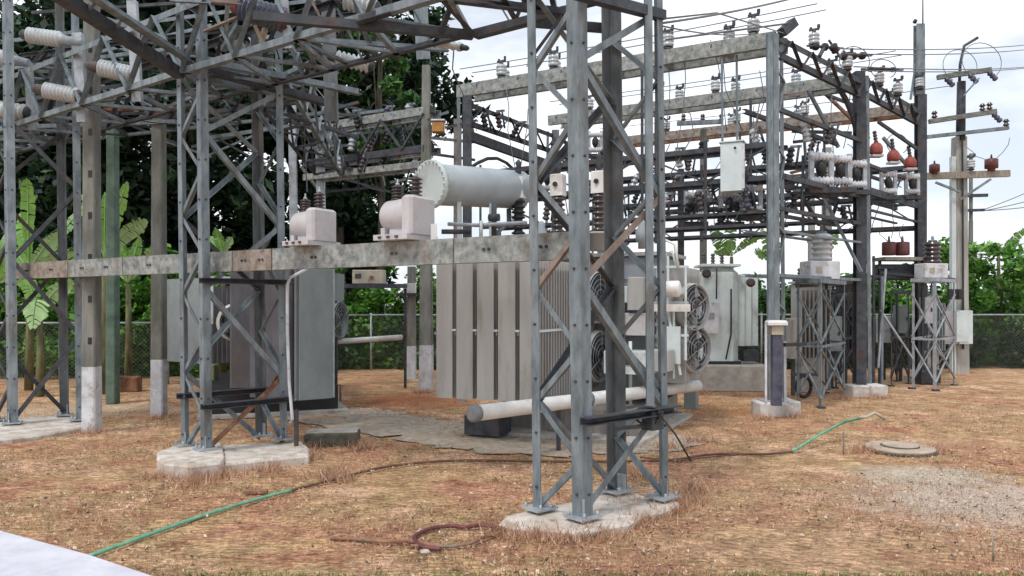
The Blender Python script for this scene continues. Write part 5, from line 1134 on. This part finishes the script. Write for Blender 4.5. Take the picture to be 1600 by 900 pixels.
# rusty bars
gtube("rusty curved bar end pointing left on the dry ground", [(516, 845), (545, 845), (600, 850), (655, 850), (690, 860)], .013, 'rust', "rusty_bar", "rusty bar"); gtube("long rusty bar bent into a loop before the tower pad", [(688, 862), (668, 860), (652, 855), (646, 845), (652, 838), (676, 828), (708, 825), (726, 828), (752, 823), (785, 830)], .016, 'maroon', "rusty_bar", "rusty bar")
gtube("rusty bar curving up towards the tower pad", [(642, 856), (700, 858), (738, 852), (752, 843), (775, 838), (795, 828)], .012, 'rust', "rusty_bar", "rusty bar")
for i, (x, y) in enumerate(((727, 826), (664, 864))):
    q = G(x, y); tag(K().lathe(q-Z*.005, Z, [(0, .03), (.015, .038), (.025, .028), (.03, .01)], 6, False).put("stone", 'pad'), ("pale stone beside the rusty loop, far side", "pale stone at the near side of the rusty loop")[i], "stone")
tag(K().box(G(400, 771), .2, .06, .03, .1).put("brick_piece", 'rust'), "thin reddish brick piece beside the green hose end", "brick")
# foreground slab
ps = [G(-60, 822), G(0, 836), G(140, 874), G(250, 912), G(250, 1100), G(-500, 1100)]
k = K(); k.prism([(p.x, p.y) for p in ps], -.02, .035, .01); tag(k.put("concrete_slab", mat("smooth_white_concrete", (.62, .62, .69), (.50, .50, .57), rough=.8, scale=5, bump=.15, c3=(.55, .60, .62), spots=2)), "smooth pale lavender slab in the bottom left corner", "slab")
# ================================================================== fence
tf = thing("chain_link_fence", "long chain-link fence with pale top rail and posts running behind the whole yard", "fence", V(0, 19, 0))
FPTS = [V(-14, 16.0, 0), V(-7.3, 16.3, 0), V(-3.6, 19.6, 0), V(4, 20.0, 0), V(14, 20.0, 0), V(24, 20.2, 0)]
lm = link_mat()
for i in range(len(FPTS)-1):
    p, q = FPTS[i], FPTS[i+1]; Lf = (q-p).length; H = 1.42 if i > 0 else 1.30
    me = bpy.data.meshes.new("mesh_panel"); o_ = tf.location
    me.from_pydata([tuple(p-o_), tuple(q-o_), tuple(q-o_+Z*H), tuple(p-o_+Z*H)], [], [(0, 1, 2, 3)]); uv = me.uv_layers.new()
    for li, u in enumerate(((0, 0), (Lf/.085, 0), (Lf/.085, H/.085), (0, H/.085))): uv.data[li].uv = u
    me.materials.append(lm); ob = bpy.data.objects.new("mesh_panel", me); sc.collection.objects.link(ob); ob.parent = tf
    K().cyl(p+Z*H, q+Z*H, .022, 8).put("top_rail", 'steel_light', tf)
    nn = max(1, round(Lf/2.6))
    for j in range(nn):
        c = p.lerp(q, j/nn); K().cyl(c, c+Z*(H+.05), .026, 8).put("fence_post", 'steel_light', tf)
# ================================================================== vegetation
import numpy as np
def leafcloud(name, m, parent, centers, n, size, spread, seed, aspect=.45, flat=.6, label=None):
    """n leaf faces (folded diamonds) spread through clump volumes; centers = [(x, y, z, r)]"""
    rng = np.random.default_rng(seed); C = np.array([c[:3] for c in centers]); Rr = np.array([c[3] for c in centers])
    w = Rr**2; idx = rng.choice(len(C), n, p=w/w.sum()); d = rng.normal(size=(n, 3)); d /= np.linalg.norm(d, axis=1)[:, None]
    rad = Rr[idx]*(1-rng.random(n)**2*.75)*rng.uniform(.75, 1.15, n); P = C[idx]+d*rad[:, None]*np.array([1, 1, spread])
    P[:, 2] = np.maximum(P[:, 2], .04)
    u = rng.normal(size=(n, 3)); u[:, 2] *= flat; u[:, 2] -= .35; u /= np.linalg.norm(u, axis=1)[:, None]
    v = np.cross(u, rng.normal(size=(n, 3))*[.5, .5, 1]+[0, 0, .6]); v /= np.linalg.norm(v, axis=1)[:, None]
    s = size*rng.uniform(.35, 1.55, n)[:, None]
    a = P-u*s*.5; b = P+v*s*aspect*.5; c = P+u*s*.5; e = P-v*s*aspect*.5
    r = parent
    while r.parent: r = r.parent
    V4 = np.stack([a, b, c, e], 1).reshape(-1, 3)-np.array(r.location)
    me = bpy.data.meshes.new(name); me.vertices.add(n*4); me.vertices.foreach_set('co', V4.astype(np.float32).ravel())
    me.loops.add(n*4); me.loops.foreach_set('vertex_index', np.arange(n*4)); me.polygons.add(n); me.polygons.foreach_set('loop_start', np.arange(n)*4); me.polygons.foreach_set('loop_total', np.full(n, 4)); me.update(); me.validate()
    me.materials.append(M_[m]); ob = bpy.data.objects.new(name, me); sc.collection.objects.link(ob); ob.parent = parent
    return ob
def tree(label, x, y, h, rx, rz, zc, nclump, nleaf, size, m, seed, trunk_r=.22, lean=0, group="dark trees behind the yard", flecks=None):
    rnd = random.Random(seed); t = thing("tree", label, "tree", (x, y, 0), group)
    top = V(x+lean, y, zc)
    pts = [V(x, y, -.1), V(x+lean*.3+rnd.uniform(-.2, .2), y, zc*.35), V(x+lean*.6+rnd.uniform(-.2, .2), y, zc*.7), top, top+Z*rz*.5]
    K().tube(pts, [trunk_r*1.3, trunk_r, trunk_r*.8, trunk_r*.55, trunk_r*.2], 9).put("trunk", 'bark', t)
    cl = []
    k = K()
    for i in range(nclump):
        th = rnd.uniform(0, 2*math.pi); ph = math.asin(rnd.uniform(-.9, 1)); rr = rnd.uniform(.45, 1)**.6
        c = top+V(math.cos(th)*math.cos(ph)*rx*rr, math.sin(th)*math.cos(ph)*rx*.75*rr, math.sin(ph)*rz*rr); cl.append((c.x, c.y, c.z, rnd.uniform(.18, .34)*rx*.8))
        if i % 2 == 0:
            st = pts[1].lerp(pts[3], rnd.uniform(.3, 1)); md = st.lerp(c, .5)+Z*.3; k.tube([st, md, c], [trunk_r*.35, trunk_r*.2, .02], 5)
    k.put("limbs", 'bark', t)
    leafcloud("crown", m, t, cl, nleaf, size, .8, seed)
    return t
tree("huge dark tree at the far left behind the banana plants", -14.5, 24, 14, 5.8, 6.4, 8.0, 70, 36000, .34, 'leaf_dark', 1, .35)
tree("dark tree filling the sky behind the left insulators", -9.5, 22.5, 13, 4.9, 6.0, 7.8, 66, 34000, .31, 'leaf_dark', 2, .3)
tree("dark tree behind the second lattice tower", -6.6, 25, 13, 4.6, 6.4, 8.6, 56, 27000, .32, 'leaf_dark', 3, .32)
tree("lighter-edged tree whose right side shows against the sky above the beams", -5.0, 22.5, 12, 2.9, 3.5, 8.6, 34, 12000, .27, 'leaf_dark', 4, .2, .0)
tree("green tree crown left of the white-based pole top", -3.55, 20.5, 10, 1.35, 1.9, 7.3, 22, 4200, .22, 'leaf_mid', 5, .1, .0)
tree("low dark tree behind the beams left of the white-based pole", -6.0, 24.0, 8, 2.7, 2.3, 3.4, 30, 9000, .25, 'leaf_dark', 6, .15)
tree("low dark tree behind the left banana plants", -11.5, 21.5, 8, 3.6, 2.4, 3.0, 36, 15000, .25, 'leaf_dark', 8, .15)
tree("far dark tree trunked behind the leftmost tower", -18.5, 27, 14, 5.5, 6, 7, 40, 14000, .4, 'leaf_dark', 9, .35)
def hedge(label, x0, x1, y, depth, h, nleaf, size, m, seed, hv=.35, z0=.0, group="bushes behind the fence"):
    rnd = random.Random(seed); t = thing("bush", label, "bush", ((x0+x1)/2, y, 0), group); cl = []; k = K()
    nn = max(4, int((x1-x0)*2.6))
    for i in range(nn):
        x = x0+(x1-x0)*(i+rnd.random())/nn; hh = h*(1-hv*rnd.random())
        z = z0+.2
        while z < hh: cl.append((x+rnd.uniform(-.25, .25), y+rnd.uniform(-.5, .5)*depth, z, rnd.uniform(.22, .42))); z += .42
        if i % 3 == 0: k.tube([V(x, y, -.05), V(x+.1, y, hh*.5), V(x+rnd.uniform(-.3, .3), y, hh*.9)], [.04, .03, .01], 5)
    k.put("stems", 'bark', t); leafcloud("foliage", m, t, cl, int(nleaf*1.35), size, 1.0, seed, aspect=.62)
    return t
hedge("bright green bush behind the fence at the right edge", 11.2, 17.5, 21.8, 1.6, 3.45, 15000, .16, 'leaf_bright', 21, .15)
hedge("bright green bush behind the fence right of the utility pole", 9.4, 11.4, 21.5, 1.0, 2.6, 4500, .15, 'leaf_bright', 22)
hedge("green bush behind the shelf between the dark columns", 6.6, 11.0, 22.5, 1.4, 2.75, 9000, .15, 'leaf_mid', 23)
hedge("green bush behind the finned transformers", 3.2, 7.0, 23, 1.4, 2.6, 7000, .16, 'leaf_mid', 24)
hedge("green bush between the left transformer and the big radiators", -5.6, -1.6, 20.7, 1.2, 3.0, 12000, .15, 'leaf_bright', 25)
hedge("bushy undergrowth behind the fence left of the left transformer", -9.5, -5.2, 18.2, 1.6, 3.0, 15000, .15, 'leaf_bright', 26)
hedge("shaded undergrowth behind the fence at the left edge", -15, -9.0, 17.9, 1.6, 3.0, 15000, .15, 'leaf_bright', 27)
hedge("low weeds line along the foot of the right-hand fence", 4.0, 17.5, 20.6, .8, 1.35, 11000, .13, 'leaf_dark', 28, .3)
hedge("low ivy on the foot of the fence at centre left", -5.0, -1.4, 20.2, .5, 1.15, 5000, .12, 'leaf_mid', 29, .3)
hedge("bright leafy bush peeping over the long beam right of the second tower", -8.4, -6.4, 19.5, 1.0, 3.3, 5000, .16, 'leaf_mid', 30)
hedge("dense dark thicket filling the gap under the trees at left", -19, -4.5, 24.5, 2.0, 3.6, 22000, .26, 'leaf_dark', 41, .2)
hedge("dense dark thicket behind the right-hand bushes", 2.0, 21, 25.5, 2.0, 2.5, 20000, .26, 'leaf_mid', 42, .25)
cpole("grey concrete pole far behind the pale load break switches", 1292, 0, 5.6, .22, .18, 0, 'polec', Y=19.2)
cpole("thin pale pole far behind the grey column", 1268, 0, 5.0, .16, .14, 0, 'polec', Y=20.5)
cpole("dark slim post at the left end of the near rack", 1064, 0, 4.6, .12, .12, 0, 'steel_dark', Y=16.5, name="steel_post", cat="post")
tag(K().bar(W(1288, 310, 14.6), W(1346, 425, 14.1), .05, .05).put("slanted_stay", 'steel'), "slanted steel stay leaning against the thick dark column", "stay")
tag(K().bar(W(1384, 420, 15.2), W(1372, 575, 15.2), .035, .035).put("slanted_stay", 'steel_light'), "pale steel stay sloping down right of the thick dark column", "stay")
tag(K().bar(W(1376, 485, 15.2), W(1426, 560, 15.4), .035, .035).put("slanted_stay", 'steel_light'), "pale stay sloping from the lilac cabinet to the breaker stand", "stay")
def banana(label, base, leaves, m='leaf_banana', stem_h=1.2, sr=.07):
    base = Vector(base); t = thing("banana_plant", label, "banana plant", base, "banana plants")
    top = base+Z*stem_h
    K().tube([base, base.lerp(top, .5)+V(.02, 0, 0), top], [sr*1.2, sr, sr*.6], 10).put("stem", 'stem', t)
    for li, (tipx, tipz, droop, wd, mm, side) in enumerate(leaves):
        tip = V(base.x+tipx, base.y-.2+.15*li, tipz); n_ = 14; mid = []
        for i in range(n_+1):
            f = i/n_; p = top.lerp(tip, f)+Z*droop*4*f*(1-f)*.5; mid.append(p)
        k = K(); rnd = random.Random(li*7+int(abs(base.x)*10)); wd = wd*.8
        for sgn in (-1, 1):
            i = 1.0
            while i < n_-.2:
                st = rnd.uniform(.5, 1.6); j = min(n_, i+st)
                def at_(t_):
                    q = int(min(n_-1, t_)); return mid[q].lerp(mid[q+1], t_-q)
                f0, f1 = i/n_, j/n_
                w0 = wd*.5*math.sin(math.pi*min(1, max(.02, (f0-.06)/.94)))**.6*rnd.uniform(.78, 1.05); w1 = wd*.5*math.sin(math.pi*min(1, max(.02, (f1-.06)/.96)))**.6*rnd.uniform(.78, 1.05)
                p0, p1 = at_(i), at_(j); tg = (p1-p0).normalized(); s_ = (tg.cross(V(0, -1, 0)).normalized()+V(0, side, 0)).normalized()*sgn
                dr = rnd.uniform(.05, .45); e0 = p0+s_*w0+tg*w0*.25-Z*w0*dr; e1 = p1+s_*w1+tg*w1*.25-Z*w1*dr
                m0 = p0+(e0-p0)*.5+Z*w0*.10; m1 = p1+(e1-p1)*.5+Z*w1*.10
                k.add([p0, p1, m1, m0, e1, e0], [(0, 1, 2, 3), (3, 2, 4, 5)], True)
                i = j+(rnd.uniform(.04, .25) if rnd.random() < .45 else 0)
        lf = k.put("leaf", mm or m, t)
        K().tube([q+V(0, -.006, .015) for q in mid], [.016*(1-i/(n_+1)*.8) for i in range(n_+1)], 5).put("midrib", 'leaf_banana_pale', lf)
    return t
def bz(px, py, Y): return W(px, py, Y)
def btip(px, py, Y, bx): p = W(px, py, Y); return p.x-bx, p.z
def ban(label, px, pyb, Y, sh, tips, group=None):
    b = V((px-800)/FP*Y, Y, 0); lv = []
    for (tx, ty, droop, w, m, sd_) in tips:
        dx, z = btip(tx, ty, Y, b.x); lv.append((dx, z, droop, w, m, sd_))
    return banana(label, b, lv, stem_h=sh)
PL = 'leaf_banana_pale'
ban("banana plant with tall upright leaves just right of the mossy pole", 163, 600, 14.6, 2.55, [(207, 287, .15, .36, None, .1), (232, 345, .25, .42, PL, .5), (160, 300, .1, .28, None, .8), (118, 300, .3, .3, PL, .3)])
ban("banana plant with an arching leaf beside the leftmost tower", 45, 600, 15.2, 2.3, [(52, 282, .8, .35, None, .3), (105, 365, .35, .40, PL, .4), (112, 395, .2, .35, PL, .6), (20, 330, .2, .42, None, .2), (-20, 400, .5, .4, None, .2), (125, 300, .1, .25, PL, .2)])
ban("banana plant with one broad shredded leaf hanging low by the leftmost tower", 62, 600, 14.2, 1.5, [(62, 512, .8, .75, PL, .1), (30, 420, .3, .4, None, .4), (110, 440, .3, .4, PL, .4)])
ban("banana plant between the leftmost concrete pole and the mossy pole", 200, 600, 15.5, 2.1, [(255, 395, .3, .35, PL, .4), (180, 380, .2, .35, None, .3), (215, 370, .15, .3, None, .6), (160, 420, .4, .35, PL, .3)])
ban("banana plant whose leaves fan out left of the leftmost tower leg", -10, 600, 14.5, 2.0, [(30, 385, .3, .45, None, .2), (-30, 330, .2, .4, None, .4), (38, 430, .5, .4, PL, .3), (5, 350, .1, .35, PL, .5)])
ban("young banana plant above the long beam right of the second tower", 348, 600, 17.0, 2.75, [(342, 358, .1, .3, None, .1), (365, 372, .2, .25, PL, .3), (325, 370, .2, .3, None, .4)])
ban("banana plant behind the pale small transformer", 1143, 600, 19.5, 2.9, [(1108, 353, -.1, .50, None, .0), (1140, 345, .1, .55, None, .5), (1195, 368, .3, .3, None, .3), (1120, 395, .2, .3, None, .4)])
ban("banana plant between the grey column and the thick dark column", 1283, 600, 20.5, 2.9, [(1287, 340, .1, .4, None, .2), (1307, 362, .1, .45, None, .1), (1262, 372, .3, .35, PL, .4)])
ban("banana plant rising over the right-hand hedge", 1560, 600, 22.5, 3.1, [(1599, 358, .2, .4, None, .3), (1515, 392, .4, .4, None, .3), (1545, 378, .2, .45, None, .4), (1590, 400, .3, .4, None, .3)])
ban("banana plant just right of the grey column", 1208, 600, 19.8, 2.7, [(1186, 358, .2, .4, None, .3), (1178, 395, .3, .4, None, .4), (1225, 380, .2, .4, None, .4)])
# dry grass blades (uncountable)
rng = np.random.default_rng(5)
def blades(name, label, cat, n, fpos, hmin, hmax, wid, m):
    P = fpos(n); n = len(P); h = rng.uniform(hmin, hmax, n); th = rng.uniform(0, 2*np.pi, n); ln = rng.normal(size=(n, 2))*h[:, None]*.55; w = wid*rng.uniform(.6, 1.4, n)
    a = np.stack([P[:, 0]-np.cos(th)*w, P[:, 1]-np.sin(th)*w, np.full(n, -.002)], 1); b = np.stack([P[:, 0]+np.cos(th)*w, P[:, 1]+np.sin(th)*w, np.full(n, -.002)], 1); c = np.stack([P[:, 0]+ln[:, 0], P[:, 1]+ln[:, 1], h], 1)
    me = bpy.data.meshes.new(name); me.vertices.add(n*3); me.vertices.foreach_set('co', np.stack([a, b, c], 1).astype(np.float32).ravel()); me.loops.add(n*3); me.loops.foreach_set('vertex_index', np.arange(n*3))
    me.polygons.add(n); me.polygons.foreach_set('loop_start', np.arange(n)*3); me.polygons.foreach_set('loop_total', np.full(n, 3)); me.update(); me.validate(); me.materials.append(m)
    ob = bpy.data.objects.new(name, me); sc.collection.objects.link(ob); ob['kind'] = 'stuff'; ob['label'] = label; ob['category'] = cat; return ob
def wedge(y0, y1, power=1.0):
    def f(n):
        y = y0+(y1-y0)*rng.random(n)**power; x = (rng.random(n)-.5)*1.45*y
        keep = np.sin(x*1.9+np.sin(y*1.3)*2)+np.sin(y*2.3+np.cos(x*1.1)*2)+rng.normal(size=n)*.7 > -.4
        sl = (x < (-.62*y+.05)) & (y < 5.75)           # keep the corner slab clear
        return np.stack([x, y], 1)[keep & ~sl]
    return f
straw = leafmat("straw", (.20, .095, .06), (.52, .30, .19), (.76, .54, .38)); grn = leafmat("short_green_grass", (.10, .12, .04), (.20, .22, .08), (.40, .36, .16))
blades("dry_grass", "short dry straw grass scattered over the yard", "grass", 70000, wedge(4.4, 13, 1.3), .008, .035, .0035, straw)
blades("dry_grass", "yellow-green grass blades among the straw in the yard", "grass", 9000, wedge(4.4, 11, 1.2), .008, .03, .0035, grn)
def tufts(cs, r):
    def f(n):
        c = np.array([[G(*q).x, G(*q).y] for q in cs]); i = rng.integers(0, len(c), n); return c[i]+rng.normal(size=(n, 2))*r
    return f
blades("dead_weeds_contact_shade", "brown dead weeds by the nearest tower, more tufts added around pads as contact shade", "weeds", 7000, tufts([(790, 832), (830, 838), (880, 842), (930, 836), (1000, 815), (1050, 800), (250, 746), (300, 750), (350, 745), (420, 735), (480, 716), (1190, 655), (1245, 652), (1320, 624), (1375, 622), (480, 700), (560, 700), (1100, 616), (1150, 618), (1350, 706), (1460, 705), (145, 678), (248, 654), (660, 614), (1072, 782), (1088, 765), (1060, 792), (985, 790), (1000, 745), (520, 742), (530, 750), (300, 760), (280, 700), (1045, 700), (1090, 690)], .10), .03, .13, .004, straw)  # beyond the tuft right of the nearest tower, tufts are added for contact shading
blades("green_weeds", "green grass fringe along the bottom foreground", "grass", 2500, lambda n: np.stack([(rng.random(n)-.35)*6, 4.78+rng.normal(size=n)*.04], 1), .01, .03, .004, leafmat("fringe_green", (.05, .12, .02), (.12, .22, .04), (.25, .33, .08)))
def flakes(name, label, cat, n, m, smin, smax, y1):
    P = wedge(4.4, y1, 1.4)(n); n = len(P); th = rng.uniform(0, 2*np.pi, n); s_ = rng.uniform(smin, smax, n); c_, d_ = np.cos(th)*s_, np.sin(th)*s_; z = rng.uniform(.003, .012, n); w = rng.uniform(.25, .6, n)
    q = np.stack([np.stack([P[:, 0]-c_, P[:, 1]-d_, z], 1), np.stack([P[:, 0]+d_*w, P[:, 1]-c_*w, z+rng.uniform(0, .02, n)], 1), np.stack([P[:, 0]+c_, P[:, 1]+d_, z+rng.uniform(0, .015, n)], 1), np.stack([P[:, 0]-d_*w, P[:, 1]+c_*w, z+rng.uniform(0, .01, n)], 1)], 1).reshape(-1, 3)
    me = bpy.data.meshes.new(name); me.vertices.add(n*4); me.vertices.foreach_set('co', q.astype(np.float32).ravel()); me.loops.add(n*4); me.loops.foreach_set('vertex_index', np.arange(n*4))
    me.polygons.add(n); me.polygons.foreach_set('loop_start', np.arange(n)*4); me.polygons.foreach_set('loop_total', np.full(n, 4)); me.update(); me.validate(); me.materials.append(m)
    ob = bpy.data.objects.new(name, me); sc.collection.objects.link(ob); tag(ob, label, cat, None, 'stuff')
def pebbles(n):
    c = rng.normal(size=(n, 2))*[.62, .55]+[G(1530, 785).x, G(1530, 785).y]; s_ = rng.uniform(.003, .012, n)**1.0; V_ = []; base = np.array([(1, 0, 0), (0, 1, 0), (-1, .1, 0), (0, -1, 0), (.1, .1, .75)])
    th = rng.uniform(0, 6.28, n); F_ = []
    for i in range(n):
        ct_, st_ = math.cos(th[i]), math.sin(th[i])
        for p in base: x, y = p[0]*ct_-p[1]*st_*.7, p[0]*st_+p[1]*ct_*.7; V_.append((c[i, 0]+x*s_[i], c[i, 1]+y*s_[i], p[2]*s_[i]-.002))
        o = i*5; F_ += [(o, o+1, o+4), (o+1, o+2, o+4), (o+2, o+3, o+4), (o+3, o, o+4)]
    me = bpy.data.meshes.new("gravel"); me.from_pydata(V_, [], F_); me.materials.append(leafmat("pebble", (.42, .35, .28), (.60, .53, .46), (.74, .69, .63))); ob = bpy.data.objects.new("gravel", me); sc.collection.objects.link(ob)
    tag(ob, "pale gravel stones spilling over the bare patch at lower right", "gravel", None, 'stuff')
pebbles(1600)
flakes("leaf_litter", "dark dead leaves and crumbs strewn over the yard", "leaf litter", 5000, leafmat("dead_leaf", (.05, .03, .02), (.13, .07, .045), (.26, .15, .09)), .006, .026, 14)
flakes("straw_litter", "pale broken straw flakes strewn over the yard", "straw litter", 8000, leafmat("straw_flake", (.42, .30, .20), (.60, .47, .34), (.80, .70, .56)), .006, .024, 13)
# ================================================================== wires
def wire(label, pts, r=.008, s=0, m='wire', group="overhead wires"):
    pts = [Vector(p) for p in pts]
    if len(pts) == 2: pts = sag(pts[0], pts[1], s)
    return tag(K().tube(pts, r, 5).put("overhead_wire", m), label, "wire", group)
wire("thick wire running up right from the nearest tower top", [W(1028, 37, 6.6), W(1240, -3, 9)], .011, .02); wire("wire starting at the nearest tower just under the thick one", [W(1030, 30, 6.7), W(1120, 20, 8), W(1225, 52, 11.8)], .009)
wire("wire from the nearest tower to the horn of the grey column", [W(1032, 40, 6.7), W(1180, 52, 11.5)], .008, .05); wire("tube conductor above the topmost beam", [W(1040, 62, 11.5), W(1237, 36, 11.9)], .016, 0)
for i, (y0, y1) in enumerate(((76, 66), (84, 73), (104, 101), (110, 102))):
    wire("thin wire crossing the sky to the right edge, %s from the top" % ORD[i], [W(1310+i*12, y0, 13.5), W(1640, y1, 26)], .012, .1)
for i, (y0, y1) in enumerate(((330, 288), (332, 308), (332, 322))): wire("faint wire leaving the far thin pole to the right edge, %s" % ("upper", "middle", "lower")[i], [W(1538, y0-3, 29.8), W(1640, y1-4, 34)], .018, .05)
for i, (x, y0, x2, y2, Ya, Yb) in enumerate(((709, 80, 722, 135, 7.4, 9),)):
    wire("thin jumper hanging from the dark insulator at the girder end", [W(709, 80, 7.5), W(707, 108, 8), W(718, 135, 9.5), W(735, 172, 12), W(745, 205, 14.8)], .007)
bus = [("bus wire over the topmost beam, near side", A0, 6.28, LA_, .08), ("bus wire over the topmost beam, far side", A0, 6.28, LA_, .42), ("bus wire over the mossy beam, near side", B0r, 6.40, LB_, .08), ("bus wire over the mossy beam, far side", B0r, 6.40, LB_, .42), ("bus wire over the rust-brown beam", C0, 6.5, LC_, .25)]
for lab, p, z, ln, of in bus: wire(lab, [Vector((p.x, p.y, z))+UD*of-VD*.6, Vector((p.x, p.y, z))+UD*of+VD*ln], .009, .04)
for nm, P_, s0, zt, zb, cnt in (("near rack, %s from the grey column", A0, .3, 4.2, 2.95, 9), ("rack under the mossy beam, %s from the thick dark column", B0r, .3, 4.45, 3.1, 10), ("rack under the rusty beam, %s from the spiked column", C0, .4, 4.75, 3.4, 9)):
    for i in range(cnt):
        r_ = random.Random(i*3+int(zt*10)); s_ = s0+i*.58; a = P_+VD*s_+Z*(r_.choice([zt, zt-.5, zt+.6])+.1)+UD*r_.uniform(-.1, .4); b = P_+VD*(s_+r_.uniform(-.4, .6))+Z*(r_.choice([zb, zb+.2, zt-.5]))+UD*r_.uniform(-.1, .4)
        wire("curled jumper on the "+nm % ORD[i], [a, a+V(.1, 0, -.05), a.lerp(b, .4)+V(r_.uniform(-.25, .25), 0, .1), a.lerp(b, .75)+V(r_.uniform(-.2, .2), 0, -.15), b], .010, m='black' if i % 2 else 'wire', group="curled jumpers on the racks")
random.seed(5)
jn = [(1045, 110, 1040, 210, 13), (1068, 75, 1055, 250, 12.8), (1110, 62, 1135, 205, 12.6), (1128, 62, 1160, 205, 12.4), (1187, 110, 1180, 200, 12.2), (1259, 130, 1259, 300, 13.2), (1300, 150, 1302, 240, 14), (1178, 165, 1171, 260, 15.6), (960, 150, 975, 260, 14), (890, 160, 905, 262, 15), (1330, 130, 1318, 232, 14.4), (1245, 150, 1240, 220, 15.5),
      (1396, 320, 1393, 372, 15.6), (1378, 345, 1388, 378, 15.6), (1412, 350, 1409, 376, 15.8), (1340, 330, 1312, 366, 14.2), (790, 130, 806, 268, 13), (825, 170, 812, 270, 12.6), (1510, 230, 1549, 252, 18), (1578, 215, 1552, 252, 18)]
jl = ["left end of the near rack", "from the topmost beam to the near rack", "above the pale cabinet, left", "above the pale cabinet, right", "beside the grey column", "right of the grey column", "above the middle pale switch", "behind the pale cabinet top", "behind the rear leg of the nearest tower", "beside the front leg of the nearest tower", "left of the thick dark column head", "below the girder right of the grey column",
      "above the left dark red canister", "slanting to the left dark red canister", "above the right dark red canister", "curving left of the thick dark column", "above the white bushing box left of the nearest tower", "close to the left leg of the nearest tower", "from the pole down to the maroon pot", "from the right down to the maroon pot"]
for (x0, y0, x1, y1, Y), lab in zip(jn, jl):
    p, q = W(x0, y0, Y), W(x1, y1, Y+.2); mid = p.lerp(q, .5)+V(random.uniform(-.12, .12), 0, -.05)
    wire("thin jumper wire "+lab, [p, p.lerp(mid, .5)+V(random.uniform(-.04, .04), 0, 0), mid, mid.lerp(q, .5), q], .008, group="thin jumper wires")
for i, (x0, y0, x1, y1, Ya, Yb, lab) in enumerate(((120, 150, 300, 190, 10, 12, "from the left concrete pole towards the second tower"), (420, 30, 470, 170, 8, 11, "dropping beside the dark blue insulator"), (365, 80, 385, 150, 9, 10, "hanging under the short pale insulator"), (500, 230, 600, 300, 15, 8, "down to the right voltage transformer"), (475, 175, 480, 300, 15, 7.7, "down to the left voltage transformer"), (640, 265, 610, 320, 7.2, 14, "from the right voltage transformer back to the beams"))):
    wire("slack cable "+lab, [W(x0, y0, Ya), W(x1, y1, Yb)], .008, .15, 'black', "slack cables at left")
